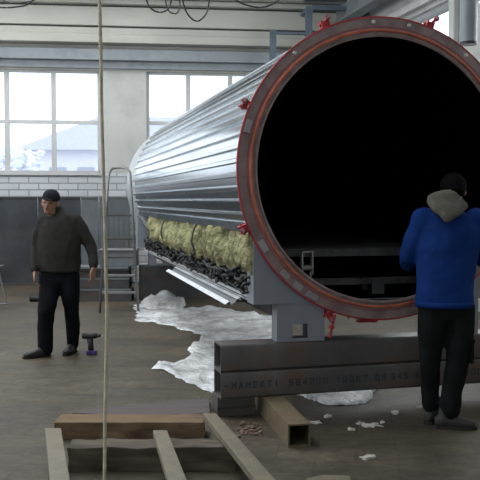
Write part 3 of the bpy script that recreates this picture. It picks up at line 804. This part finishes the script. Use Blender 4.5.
def bar(label, far0, far1, near0, near1, zt=0.197, zb=0.1555):
    A, B, Cc, D = [gnd(p[0], p[1], zt) for p in (far0, far1, near1, near0)]
    # extend the near end out to the spare timber
    def ext(P, Q, Y): t = (Y - P.y) / (Q.y - P.y); return P + (Q - P) * t
    D = ext(A, D, 3.72); Cc = ext(B, Cc, 3.72); c = (A + B) / 2
    vs = [(p.x - c.x, p.y - c.y, 0) for p in (A, B, Cc, D)] + [(p.x - c.x, p.y - c.y, zt - zb) for p in (A, B, Cc, D)]
    b = MB(); b.faces(vs, [(0, 1, 2, 3), (7, 6, 5, 4), (0, 4, 5, 1), (1, 5, 6, 2), (2, 6, 7, 3), (3, 7, 4, 0)])
    o = b.build('steel_bar', m_bar, bevel=0.003); o.location = (c.x, c.y, zb)
    return tag(o, label, 'steel bar')
bar('leftmost pale flat steel bar lying on the dark timber', (45, 428), (61, 428), (50, 480), (70, 480))
bar('middle pale flat steel bar between the other two on the dark timber', (153, 430), (167, 430), (168, 480), (187, 480))
bar('rightmost and longest pale steel bar, angled across both timbers', (203, 413), (216, 413), (256, 480), (276, 480))

# ------------------------------------------------------------------ hanging rope
rp = []
for px, py in ((98.5, -60), (99.5, 0), (101, 60), (101.5, 110), (103, 160), (104.5, 210), (106, 270), (107, 320), (106, 370), (105, 420), (104.5, 480), (104, 519)):
    rp.append(at(px, py, 4.2))
rp = [Vector((rp[0].x - 0.02, 4.2, 7.4))] + rp
p = rp[-1]; p.z = 0.014
for k in range(40):
    a = k * 0.5; r_ = 0.14 + 0.003 * k; rp.append(Vector((p.x - 0.14 + r_ * math.cos(a), 4.2 - 0.25 * 0 + r_ * math.sin(a) * 0.9 , 0.014 + 0.0006 * k)))
cu = MB(); cu.loft([q + Vector((0, 0, 0)) for q in rp], [0.0088] * len(rp), 8); o = cu.build('rope', m_rope, None, True)
tag(o, 'long cream rope hanging from the roof in front of everything at left', 'rope')

# ------------------------------------------------------------------ ladder
def ladder():
    Y = 12.2; t = empty('step_ladder', (at(120, 200, Y).x, Y, 0), 0, 'tall aluminium step ladder with rounded top hoop, beside the vessel', 'ladder')
    def q(px, py): p = at(px, py, Y); return Vector((p.x - t.location.x, 0, p.z))
    pts = [q(105, 311)]; pts[0].z = 0.0; pts[0].y = -0.35
    top = 2.07
    L = [(Vector((-0.215, -0.35, 0))), Vector((-0.155, 0.0, 1.95))]
    hoop = [Vector((-0.25, -0.35, 0)), Vector((-0.165, -0.04, 1.85)), Vector((-0.15, 0.0, 2.0)), Vector((-0.11, 0.01, 2.055)), Vector((0, 0.01, 2.07)), Vector((0.11, 0.01, 2.055)), Vector((0.15, 0.0, 2.0)), Vector((0.165, -0.04, 1.85)), Vector((0.30, -0.35, 0))]
    b = MB(); b.tube(hoop, 0.018, 8); b.build('front_frame', m_alu, t, True)
    for s, x in ():
        b = MB(); b.tube([Vector((0.14 * s, 0.03, 1.38)), Vector((x * 1.05, 0.52, 0))], 0.014, 8); b.build('rear_leg', m_dark_steel, t, True)
    for i, z in enumerate((0.28, 0.52, 0.78, 1.04, 1.38)):
        f = z / 1.95; y = -0.35 * (1 - f); xl = -0.25 * (1 - f) - 0.16 * f; xr = 0.30 * (1 - f) + 0.16 * f
        b = MB(); b.box(xl, xr, y - 0.01, y + 0.10, z - 0.014, z + 0.014); b.build('tread', m_alu if i in (0, 1) else m_dark_steel, t, bevel=0.003)
ladder()

# ------------------------------------------------------------------ sheets and stock along the back wall
m_sheetA = mat('dark_blue_steel_sheet', (0.040, 0.046, 0.054), 0.5, 0.3, var=0.35, scale=1.6, stain=(0.085, 0.095, 0.10), stain_amt=0.6, stain_scale=1.3)
m_sheetB = mat('mid_grey_steel_sheet', (0.135, 0.15, 0.16), 0.55, 0.3, var=0.25, scale=2, stain=(0.2, 0.21, 0.22), stain_amt=0.4, stain_scale=3)
def sheet(label, pa, pb, m, dy, ribs=False, top=1.63):
    a = wx(pa); c = wx(pb)
    P = WM @ Vector(((a + c) / 2, -dy, 0))
    b = MB(); t = empty('steel_sheet', P, WROT, label, 'metal sheet'); w = (c - a) / 2 - 0.002
    b.box(-w, w, 0, 0.03, 0, top)
    b.build('panel', m, t, bevel=0.004)
    if ribs:
        n = int(2 * w / 0.09)
        for i in range(n):
            x = -w + 0.05 + i * (2 * w - 0.1) / max(1, n - 1); b = MB(); b.box(x - 0.015, x + 0.015, -0.018, 0, 0.05, top - 0.02); b.build('rib', m, t)
    b = MB(); b.box(-w, w, -0.025, 0.055, top, top + 0.03); b.build('top_rail', m, t)
    b = MB(); b.box(-w, w, -0.05, 0.08, 0, 0.05); b.build('bottom_rail', m_dark_steel, t)
sheet('dark blue steel sheet standing at the left edge behind the man in the sweater', -60, 40, m_sheetA, 0.42)
sheet('dark steel sheet standing behind the man in the sweater, right of the leftmost sheet', 40.3, 82, m_sheetA, 0.40)
sheet('narrow grey sheet standing between the dark sheet and the rope', 82.3, 99.5, m_sheetB, 0.40)
sheet('ribbed grey sheet standing behind the ladder', 100, 130, m_sheetB, 0.38, True)

def stack():
    Y = 13.2; x0 = at(66, 200, Y).x; x1 = at(131, 200, Y).x; L = x1 - x0
    for i, (dx, w, h, z, dy, m, lab) in enumerate((
        (0.0, L, 0.20, 0.0, 0.0, m_dark_steel, 'lowest dark steel beam of the pile on the floor behind the ladder'),
        (0.02, L - 0.06, 0.17, 0.201, 0.05, m_dark_steel, 'middle dark steel beam of the pile behind the ladder'),
        (-0.05, L, 0.14, 0.372, 0.08, m_dark_steel, 'upper dark steel beam of the pile behind the ladder'))):
        t = empty('steel_beam', (x0 + dx, Y + dy, z), 0, lab, 'steel beam')
        b = MB(); hollow(b, 0, w, 0, 0.32, 0, h, 0.014); b.build('section', m, t, bevel=0.004)
        b = MB(); b.box(0, w, -0.012, 0.0, h - 0.03, h); b.build('flange', m_sheetB, t)
    t = empty('steel_plate', (x0 + 0.1, Y - 0.02, 0.513), 0, 'pale grey plate lying on top of the steel beam pile behind the ladder', 'metal plate')
    b = MB(); b.box(0, L - 0.15, 0, 0.45, 0, 0.035); b.build('plate', m_sheetB, t, bevel=0.004)
    t = empty('grey_crate', (at(116, 200, Y).x, Y + 0.22, 0.549), 0, 'grey metal crate on the steel pile, seen through the ladder', 'crate')
    b = MB(); b.box(-0.28, 0.3, -0.15, 0.2, 0, 0.24); b.build('body', m_sheetB, t, bevel=0.01)
    b = MB(); b.box(-0.30, 0.32, -0.17, 0.22, 0.24, 0.27); b.build('lid', m_alu, t, bevel=0.005)
stack()
# trestle at left edge
p = gnd(-3, 305); t = empty('trestle', (p.x, p.y, 0), 0, 'thin steel trestle leg at the left edge of the picture', 'trestle')
for s in (-1, 1):
    b = MB(); b.tube([(0.16 * s, 0, 0.0), (0.02 * s, 0, 0.55)], 0.014, 8); b.build('leg', m_alu, t)
b = MB(); b.tube([(-0.17, 0, 0.015), (0.17, 0, 0.015)], 0.014, 8); b.build('foot_bar', m_alu, t)
b = MB(); b.box(-0.03, 0.03, -0.3, 0.3, 0.545, 0.59); b.build('top_bar', m_alu, t)
# dark canister lying behind the man
p = gnd(35, 301.5); t = empty('canister', (p.x, p.y, 0.0), 0, 'small dark canister lying on the floor behind the man in the sweater', 'canister')
b = MB(); b.cyl((-0.08, 0, 0.05), (0.07, 0, 0.05), 0.05, 14); b.build('body', m_black, t, bevel=0.006)
b = MB(); b.cyl((0.07, 0, 0.05), (0.10, 0, 0.05), 0.02, 10); b.build('cap', m_black, t)

# ------------------------------------------------------------------ cordless drill
def drill():
    p = gnd(92, 354.5); t = empty('cordless_drill', (p.x, p.y, 0), 0, 'dark cordless drill standing upright on its purple battery on the floor', 'power drill')
    mp = mat('purple_plastic', (0.045, 0.025, 0.12), 0.45); md = mat('black_plastic', (0.02, 0.02, 0.024), 0.5); s = 1.0
    b = MB(); b.box(-0.055, 0.05, -0.035, 0.035, 0.0, 0.045); b.build('battery', mp, t, bevel=0.008)
    b = MB(); b.loft([(-0.01, 0, 0.045), (-0.012, 0, 0.10), (-0.025, 0, 0.17)], [(0.032, 0.024), (0.028, 0.022), (0.032, 0.024)], 12); b.build('handle', md, t, True)
    b = MB(); b.loft([(-0.10, 0, 0.195), (-0.09, 0, 0.195), (-0.02, 0, 0.195), (0.04, 0, 0.197), (0.055, 0, 0.197)], [0.022, 0.031, 0.034, 0.030, 0.022], 14, ref=(0, 1, 0)); b.build('body', md, t, True)
    b = MB(); b.loft([(0.05, 0, 0.197), (0.08, 0, 0.197), (0.095, 0, 0.197)], [0.02, 0.02, 0.010], 12, ref=(0, 1, 0)); b.build('chuck', m_dark_steel, t, True)
    b = MB(); b.box(0.004, 0.014, -0.006, 0.006, 0.13, 0.16); b.build('trigger', mp, t)
    b = MB(); b.cyl((0.09, 0, 0.197), (0.115, 0, 0.197), 0.004, 6); b.build('bit', m_lug, t)
drill()

# ------------------------------------------------------------------ people
m_skin = mat('skin', (0.33, 0.17, 0.115), 0.55, var=0.12, scale=12, bump=0)
m_eye = mat('eye', (0.03, 0.025, 0.02), 0.3, bump=0)
m_lip = mat('lip', (0.30, 0.09, 0.07), 0.5, bump=0)
m_sweater = mat('dark_olive_knit', (0.036, 0.035, 0.033), 0.95, var=0.15, scale=20, bump=0.5, bscale=180, bdist=0.004)
m_trouser = mat('black_work_cloth', (0.008, 0.009, 0.012), 0.9, var=0.3, scale=8, bump=0.2)
m_trouser2 = mat('dark_cargo_cloth', (0.010, 0.012, 0.012), 0.9, var=0.3, scale=8, bump=0.2)
m_shoe = mat('dark_leather', (0.030, 0.028, 0.027), 0.5, var=0.2)
m_shoe2 = mat('dusty_brown_leather', (0.032, 0.028, 0.026), 0.7, var=0.25)
m_cap = mat('navy_wool_cap', (0.018, 0.021, 0.028), 0.9, var=0.15, bump=0.3, bscale=120)
m_jacket = mat('royal_blue_cloth', (0.008, 0.033, 0.155), 0.8, var=0.15, scale=6, bump=0.4, bscale=14, bdist=0.02)
m_hood = mat('grey_fleece', (0.13, 0.125, 0.105), 0.95, var=0.15, scale=20, bump=0.5, bscale=60)
m_hair = mat('dark_hair', (0.003, 0.0028, 0.0028), 0.8, var=0.3, bump=0.4, bscale=90)
m_zip = mat('zip_metal', (0.12, 0.12, 0.12), 0.4, 0.5, bump=0)
for m_ in (m_sweater, m_trouser, m_trouser2, m_cap, m_jacket, m_hood, m_hair): m_.node_tree.nodes['Principled BSDF'].inputs['Specular IOR Level'].default_value = 0.08
TX = bpy.data.textures.new('cloth_folds', 'CLOUDS'); TX.noise_scale = 0.16; TX.noise_depth = 2
TX2 = bpy.data.textures.new('small_folds', 'CLOUDS'); TX2.noise_scale = 0.07; TX2.noise_depth = 1
def cloth(o, vox=0.013, smooth=5, fold=0.02, tex=None):
    r = o.modifiers.new('remesh', 'REMESH'); r.mode = 'VOXEL'; r.voxel_size = vox; r.use_smooth_shade = True
    s = o.modifiers.new('smooth', 'SMOOTH'); s.factor = 0.5; s.iterations = smooth
    if fold:
        d = o.modifiers.new('folds', 'DISPLACE'); d.texture = tex or TX; d.strength = fold; d.mid_level = 0.5; d.texture_coords = 'LOCAL'
    return o
V = Vector
def chain(b, pts, rads, seg=14, ref=(1, 0, 0)):
    # rounded limb: tube plus balls at the joints so the remesh makes one skin
    b.loft(pts, rads, seg, ref)
    for p, r in zip(pts, rads):
        r = r if isinstance(r, (int, float)) else min(r)
        b.ell(p, (r, r, r), seg=10, rings=8)
def hand(b, wrist, d, n, side, curl=25, s=1.0):
    # d: towards the finger tips, n: out of the palm's back, side: towards the thumb
    d = V(d).normalized(); side = (V(side) - V(side).dot(d) * d).normalized(); n = d.cross(side)
    if n.dot(V((0, 0, 0)) + V(n)) < 0: n = -n
    w = V(wrist)
    b.loft([w - d * 0.02 * s, w + d * 0.03 * s, w + d * 0.07 * s, w + d * 0.095 * s], [(0.026 * s, 0.020 * s), (0.036 * s, 0.016 * s), (0.041 * s, 0.014 * s), (0.038 * s, 0.012 * s)], 12, side)
    for off, ln in ((0.030, 0.072), (0.010, 0.080), (-0.010, 0.075), (-0.029, 0.058)):
        p = w + d * 0.088 * s + side * off * s; dd = d.copy(); pts = [p - d * 0.01]
        for k, f in enumerate((0.45, 0.30, 0.25)):
            dd = (Matrix.Rotation(R(curl * (0.6 + 0.4 * k)), 3, side) @ dd)
            p = p + dd * ln * f * s; pts.append(p)
        chain(b, pts, [0.0095 * s, 0.0090 * s, 0.0085 * s, 0.0072 * s], 8, side)
    p = w + d * 0.025 * s + side * 0.026 * s; dd = (d * 0.7 + side * 0.75).normalized(); pts = [p, p + dd * 0.035 * s]
    dd = (d * 0.95 + side * 0.25).normalized(); pts += [pts[-1] + dd * 0.03 * s, pts[-1] + dd * 0.055 * s]
    chain(b, pts, [0.014 * s, 0.012 * s, 0.0105 * s, 0.009 * s], 8, side)
def head(b, c, f, u, s=1.0):
    f = V(f).normalized(); u = (V(u) - V(u).dot(f) * f).normalized(); r = f.cross(u)
    Rm = Matrix((r, f, u)).transposed()      # columns: right, forward, up
    P = lambda x, y, z: V(c) + Rm @ V((x * s, y * s, z * s))
    b.ell(P(0, -0.012, 0.032), (0.077 * s, 0.095 * s, 0.085 * s), rot=Rm)
    b.ell(P(0, 0.018, -0.03), (0.064 * s, 0.072 * s, 0.082 * s), rot=Rm)
    b.ell(P(0, 0.050, -0.088), (0.036 * s, 0.030 * s, 0.026 * s), rot=Rm)
    b.ell(P(0, 0.078, 0.030), (0.050 * s, 0.014 * s, 0.012 * s), rot=Rm)
    b.loft([P(0, 0.084, 0.020), P(0, 0.098, -0.006), P(0, 0.110, -0.028), P(0, 0.088, -0.036)], [0.008 * s, 0.011 * s, 0.016 * s, 0.010 * s], 10)
    for q in (-1, 1):
        b.ell(P(q * 0.080, -0.005, -0.008), (0.011 * s, 0.020 * s, 0.033 * s), rot=Rm)
        b.ell(P(q * 0.046, 0.062, -0.025), (0.020 * s, 0.018 * s, 0.022 * s), rot=Rm)
    b.ell(P(0, 0.083, -0.058), (0.026 * s, 0.010 * s, 0.009 * s), rot=Rm)
    return P, Rm
def person(loc, label, J, facing, look, skin, torso, sleeves, legs, shoes, hands, mats, torso_ref=(1, 0, 0)):
    t = empty('person', loc, 0, label, 'person')
    b = MB(); P, Rm = head(b, J['head'], look, J['up'])
    chain(b, [V(J['neck']) - V((0, 0, 0.06)), V(J['neck']), V(J['head']) - V((0, 0, 0.06))], [0.062, 0.056, 0.056])
    b.loft([p for p, r in torso], [(r[0] * 0.82, r[1] * 0.82) for p, r in torso], 18, torso_ref)
    for pts, rads in sleeves + legs: chain(b, pts, [max(0.03, r * 0.68) for r in rads])
    for h in hands: chain(b, [h['from'], h['at']], [0.036, 0.027]); hand(b, h['at'], h['d'], None, h['side'], h.get('curl', 25))
    body = b.build('body', skin, t); cloth(body, 0.0062, 3, 0)
    for q in (-1, 1):
        b = MB(); b.ell(P(q * 0.031, 0.081, 0.004), (0.013, 0.007, 0.006), rot=Rm); b.build('eye', m_eye, body, True)
    b = MB(); b.ell(P(0, 0.092, -0.058), (0.022, 0.004, 0.0045), rot=Rm); b.build('lips', m_lip, body, True)
    b = MB(); b.loft([p for p, r in torso], [r for p, r in torso], 24, torso_ref)
    for pts, rads in sleeves: chain(b, pts, rads)
    top = cloth(b.build(mats['top_name'], mats['top'], t), 0.013, 5, mats.get('fold', 0.022))
    b = MB(); hp = torso[0][0]
    b.loft([V(J['crotch']), V(J['crotch']) + V((0, 0, 0.06)), V(J['hip']), V(J['hip']) + V((0, 0, 0.10))], [(0.09, 0.08), (0.155, 0.115), mats.get('hips', (0.175, 0.125)), (0.165, 0.12)], 20, torso_ref)
    for pts, rads in legs: chain(b, pts, rads)
    tr = cloth(b.build('trousers', mats['legs'], t), 0.013, 4, 0.026)
    for heel, d, up in shoes:
        d = V(d).normalized(); h = V(heel); sd = d.cross(V((0, 0, 1)))
        b = MB(); b.loft([h + d * q + V((0, 0, z)) for q, z in ((-0.035, 0.05), (0.0, 0.052), (0.08, 0.055), (0.15, 0.045), (0.21, 0.040), (0.245, 0.034))], [(0.028, 0.030), (0.038, 0.046), (0.042, 0.050), (0.048, 0.038), (0.045, 0.032), (0.026, 0.020)], 14, sd)
        b.loft([h + V((0, 0, 0.04)) + d * 0.02, V(up)], [0.045, 0.048], 12)
        so = cloth(b.build('shoe', mats['shoe'], t), 0.009, 3, 0)
        b = MB(); n = 14; pts = []
        for q, w in ((-0.04, 0.022), (-0.02, 0.036), (0.05, 0.038), (0.10, 0.042), (0.16, 0.048), (0.22, 0.042), (0.255, 0.022)): pts.append((q, w))
        poly = [h + d * q + sd * w for q, w in pts] + [h + d * q - sd * w for q, w in reversed(pts)]; m_ = len(poly)
        vs = [(p.x, p.y, p.z + 0.001) for p in poly] + [(p.x, p.y, p.z + 0.024) for p in poly]
        b.faces(vs, [tuple(range(m_)), tuple(range(2 * m_ - 1, m_ - 1, -1))] + [(i, (i + 1) % m_, m_ + (i + 1) % m_, m_ + i) for i in range(m_)])
        b.build('sole', m_black, so)
    return t, body, top, P, Rm

# man in the dark sweater, walking, looking down (origin under his hips; x to the right of the picture, -y towards the viewer)
o1 = gnd(60, 355.5); o1.z = 0
J = dict(head=(-0.070, -0.06, 1.575), up=(0.16, -0.3, 1), neck=(-0.035, -0.01, 1.46), hip=(0.0, 0.02, 0.86), crotch=(0.005, 0.02, 0.70))
torso = [(V((0.00, 0.02, 0.865)), (0.205, 0.15)), (V((0.0, 0.02, 0.93)), (0.215, 0.160)), (V((0.0, 0.01, 1.07)), (0.215, 0.165)), (V((0.0, 0.0, 1.22)), (0.215, 0.155)), (V((0.005, 0.0, 1.34)), (0.210, 0.135)), (V((0.005, 0.0, 1.425)), (0.165, 0.105)), (V((-0.02, 0.0, 1.475)), (0.085, 0.075)), (V((-0.032, -0.008, 1.505)), (0.068, 0.066))]
sleeves = [([V((-0.155, 0.01, 1.375)), V((-0.205, 0.02, 1.27)), V((-0.245, 0.04, 1.12)), V((-0.245, -0.02, 0.99)), V((-0.235, -0.07, 0.90))], [0.080, 0.066, 0.056, 0.049, 0.043]),
           ([V((0.165, 0.0, 1.385)), V((0.235, 0.01, 1.29)), V((0.315, 0.03, 1.14)), V((0.345, 0.0, 1.05)), V((0.360, -0.04, 0.945))], [0.084, 0.072, 0.062, 0.057, 0.050])]
legs = [([V((-0.09, 0.02, 0.82)), V((-0.10, -0.02, 0.66)), V((-0.115, -0.09, 0.47)), V((-0.135, -0.06, 0.28)), V((-0.14, -0.04, 0.085))], [0.114, 0.104, 0.088, 0.082, 0.080]),
        ([V((0.095, 0.02, 0.82)), V((0.105, 0.03, 0.66)), V((0.110, 0.06, 0.47)), V((0.105, 0.13, 0.28)), V((0.10, 0.17, 0.085))], [0.112, 0.100, 0.080, 0.072, 0.068])]
shoes = [((-0.125, -0.05, 0.0), (-0.80, -0.60, 0), (-0.135, -0.045, 0.14)), ((0.10, 0.20, 0.0), (-0.15, -1, 0), (0.10, 0.17, 0.14))]
hands = [dict(**{'from': V((-0.238, -0.06, 0.92)), 'at': V((-0.232, -0.08, 0.875))}, d=(0.03, -0.1, -1), side=(0.2, -1, 0), curl=28),
         dict(**{'from': V((0.358, -0.03, 0.97)), 'at': V((0.362, -0.05, 0.915))}, d=(0.02, -0.12, -1), side=(-0.4, -1, 0), curl=-28)]
p1, body, top, P, Rm = person(o1, 'man in dark sweater, dark cap and black trousers walking at left, looking down', J, None, (-0.12, -1.0, -0.16), m_skin, torso, sleeves, legs, shoes, hands,
    dict(top_name='sweater', top=m_sweater, legs=m_trouser, shoe=m_shoe))
b = MB(); b.ell(P(0, -0.014, 0.062), (0.086, 0.104, 0.072), rot=Rm); b.loft([P(0, -0.012, 0.028), P(0, -0.012, 0.058)], [(0.088, 0.106), (0.088, 0.106)], 20, Rm @ V((1, 0, 0)))
cp = cloth(b.build('cap', m_cap, p1), 0.008, 4, 0)
b = MB(); b.ell(P(0, 0.094, 0.046), (0.056, 0.036, 0.008), rot=Rm @ Matrix.Rotation(R(6), 3, 'X')); b.build('cap_peak', m_cap, cp, True)
b = MB(); b.loft([V((-0.03, -0.005, 1.485)), V((-0.036, -0.010, 1.525))], [(0.078, 0.078), (0.070, 0.070)], 20); b.build('collar', m_sweater, top, True)
b = MB(); b.box(-0.045, -0.037, -0.118, -0.112, 1.33, 1.48); 

# man in the blue jacket, seen from behind at the mouth of the vessel
o2 = gnd(446.5, 427); o2.z = 0
J = dict(head=(0.052, 0.10, 1.662), up=(0.0, 0.28, 1), neck=(0.015, 0.01, 1.555), hip=(-0.02, 0.0, 0.90), crotch=(-0.01, 0.0, 0.76))
torso = [(V((-0.025, 0.0, 0.865)), (0.198, 0.145)), (V((-0.025, 0.0, 0.94)), (0.203, 0.148)), (V((-0.02, 0.0, 1.10)), (0.205, 0.142)), (V((-0.01, 0.0, 1.27)), (0.220, 0.140)), (V((0.0, 0.005, 1.40)), (0.232, 0.130)), (V((0.0, 0.01, 1.50)), (0.195, 0.105)), (V((0.01, 0.01, 1.535)), (0.095, 0.080)), (V((0.015, 0.012, 1.56)), (0.075, 0.070))]
sleeves = [([V((-0.180, 0.01, 1.470)), V((-0.245, 0.02, 1.33)), V((-0.275, 0.06, 1.20)), V((-0.245, 0.22, 1.13)), V((-0.20, 0.36, 1.16))], [0.082, 0.072, 0.064, 0.055, 0.046]),
           ([V((0.185, 0.01, 1.470)), V((0.255, 0.02, 1.34)), V((0.285, 0.05, 1.23)), V((0.300, 0.24, 1.17)), V((0.26, 0.40, 1.18))], [0.082, 0.072, 0.064, 0.055, 0.046])]
legs = [([V((-0.105, 0.0, 0.84)), V((-0.115, 0.01, 0.68)), V((-0.110, 0.03, 0.47)), V((-0.100, 0.08, 0.28)), V((-0.085, 0.10, 0.13))], [0.108, 0.094, 0.072, 0.066, 0.064]),
        ([V((0.080, 0.0, 0.84)), V((0.090, 0.0, 0.68)), V((0.070, -0.01, 0.47)), V((0.035, -0.02, 0.28)), V((0.015, -0.02, 0.13))], [0.108, 0.096, 0.080, 0.072, 0.074])]
shoes = [((-0.10, 0.08, 0.0), (0.8, 0.5, 0), (-0.085, 0.10, 0.17)), ((-0.055, -0.03, 0.0), (1.0, -0.12, 0), (0.0, -0.02, 0.17))]
hands = [dict(**{'from': V((-0.21, 0.34, 1.158)), 'at': V((-0.185, 0.40, 1.17))}, d=(0.25, 1, 0.05), side=(0.6, 0, 1), curl=-25),
         dict(**{'from': V((0.265, 0.38, 1.18)), 'at': V((0.24, 0.44, 1.185))}, d=(-0.2, 1, 0.05), side=(-0.6, 0, 1), curl=25)]
p2, body, top, P, Rm = person(o2, 'man in royal blue jacket seen from behind, working at the open vessel mouth', J, None, (0.0, 1.0, -0.55), m_skin, torso, sleeves, legs, shoes, hands,
    dict(top_name='jacket', top=m_jacket, legs=m_trouser2, shoe=m_shoe2, fold=0.03))
b = MB(); b.ell(P(0, -0.018, 0.030), (0.094, 0.102, 0.098), rot=Rm); b.ell(P(0, -0.050, -0.015), (0.078, 0.058, 0.055), rot=Rm)
cloth(b.build('hair', m_hair, p2), 0.008, 3, 0.006, TX2)
# hood lying on the back: wide roll at the nape narrowing to a point between the shoulder blades
b = MB()
b.loft([V((-0.012, -0.050, 1.650)), V((-0.018, -0.062, 1.628)), V((-0.028, -0.070, 1.600)), V((-0.034, -0.085, 1.568)), V((-0.040, -0.120, 1.525)), V((-0.045, -0.140, 1.485)), V((-0.050, -0.145, 1.450))],
       [(0.050, 0.045), (0.092, 0.062), (0.138, 0.060), (0.146, 0.055), (0.108, 0.042), (0.056, 0.032), (0.016, 0.020)], 24)
cloth(b.build('hood', m_hood, top), 0.010, 2, 0.012, TX2)
b = MB(); b.box(0.142, 0.172, -0.07, 0.05, 0.46, 0.62); b.box(0.148, 0.178, -0.075, 0.055, 0.60, 0.635); b.build('cargo_pocket', m_trouser2, p2, bevel=0.012)
b = MB(); b.loft([V((-0.025, 0.0, 0.855)), V((-0.025, 0.0, 0.895))], [(0.203, 0.150), (0.206, 0.153)], 28); b.build('hem', m_jacket, top, True)

# ------------------------------------------------------------------ hanging cables, duct, lamp, hangers
def cable(label, pts, Y, r=0.011):
    P = [at(x, y, Y) for x, y in pts]; c = P[0].copy()
    # smooth the polyline
    Q = []
    for i in range(len(P) - 1):
        a = P[max(i - 1, 0)]; b0 = P[i]; c0 = P[i + 1]; d = P[min(i + 2, len(P) - 1)]
        for k in range(6):
            t = k / 6; Q.append(0.5 * ((2 * b0) + (-a + c0) * t + (2 * a - 5 * b0 + 4 * c0 - d) * t * t + (-a + 3 * b0 - 3 * c0 + d) * t ** 3))
    Q.append(P[-1]); b = MB(); b.tube([q - c for q in Q], r, 6); o = b.build('hanging_cable', m_black, None, True); o.location = c
    return tag(o, label, 'cable', 'black cables looping from the roof')
YC = 11.0
cable('black cable loop, leftmost of the bunch above the white pillar', [(146, -12), (147, 2), (153, 10), (162, 12), (170, 6), (172, -12)], YC)
cable('small black cable loop in the middle of the bunch above the pillar', [(166, -12), (166, 4), (170, 12), (177, 13), (180, 4), (176, -12)], YC + 0.15, 0.009)
cable('deepest black cable loop, hanging at the right of the bunch', [(181, -12), (184, 6), (190, 17), (198, 21), (206, 14), (209, 2), (208, -12)], YC + 0.3)
cable('wide shallow black cable loop hanging near the top of the vessel', [(228, -12), (236, 0), (250, 6), (264, 7), (278, 1), (290, -12)], YC + 0.1)
cable('shallow black cable loop at the top left corner', [(-20, 5), (0, 7.5), (15, 7), (30, 3), (42, -12)], YC + 0.2)
cable('short black cable at the top left between corner loop and rope', [(-10, -8), (8, 2), (20, 3), (40, -2), (50, -12)], YC + 0.35, 0.008)
zt = at(200, -12, YC).z
b = MB(); b.tube([(-5.5, YC + 0.15, zt), (4.2, YC + 0.15, zt)], 0.03, 8)
tag(b.build('cable_rail', m_dark_steel), 'thin steel rail near the roof that the black cables hang from', 'rail')
for x in (-5.0, 0.6, 4.0):
    pass
p = at(325, -1, 10.2); t = empty('strip_lamp', (p.x, p.y, p.z), R(4), 'black strip lamp hanging at the top edge above the vessel', 'lamp')
b = MB(); b.box(-0.26, 0.26, -0.06, 0.06, -0.045, 0.03); b.build('housing', m_black, t, bevel=0.01)
for s in (-1, 1):
    b = MB(); b.cyl((0.2 * s, 0, 0.03), (0.2 * s, 0, 7.39 - p.z), 0.006, 6); b.build('hanger', m_dark_steel, t)
# grey round duct by the right wall
Yd = 8.6; p = at(466.5, 200, Yd); zb = at(467, 42, Yd).z
t = empty('duct', (p.x, p.y, zb), 0, 'grey round duct coming down at the top right corner', 'duct')
b = MB(); b.cyl((0, 0, 0.0), (0, 0, 7.39 - zb), 0.083, 28); autosmooth(b.build('pipe', mat('duct_grey', (0.19, 0.215, 0.235), 0.55, 0.1, var=0.08), t), 50)
b = MB(); b.cyl((0, 0, -0.03), (0, 0, 0.0), 0.086, 28); b.build('end_collar', m_black, t)
b = MB(); b.tube([(0.083, 0, 0.40), (0.45, 0.1, 0.72)], 0.02, 8); b.build('brace', m_bright, t)
# steel hangers on the back wall near the vessel top
def wall_post(label, pa, pb, y0, y1, dep=0.3):
    a, c = wx(pa), wx(pb); za, zb_ = wz(y1, (pa + pb) / 2), wz(y0, (pa + pb) / 2)
    b = MB(); b.box(a, c, -0.66 - dep, -0.64, za, zb_)
    return b
P = WM @ Vector((wx(300), -0.8, 0))
t = empty('wall_bracket', (P.x, P.y, 0), WROT, 'dark steel hanger frame on the back wall above the vessel', 'bracket')
def lb(pa, pb, ya, yb, y0=-0.05, y1=0.05):
    b = MB(); o = wx(300); b.box(wx(pa) - o, wx(pb) - o, y0, y1, wz(yb, pa), wz(ya, pa)); return b
lb(297, 303, 16, 50).build('post', m_dark_blue, t); lb(303, 352, 15, 19).build('arm', m_dark_blue, t); lb(351, 358, -12, 26).build('post', m_dark_blue, t)
lb(264, 269, 38, 72, -0.05, 0.12).build('post', m_dark_blue, t); lb(264, 297, 40, 42).build('arm', m_dark_blue, t)
b = MB(); o = wx(300); b.box(wx(297) - o, wx(300) - o, 0.05, 0.82, wz(20, 300), wz(17, 300)); b.build('wall_tie', m_dark_blue, t)
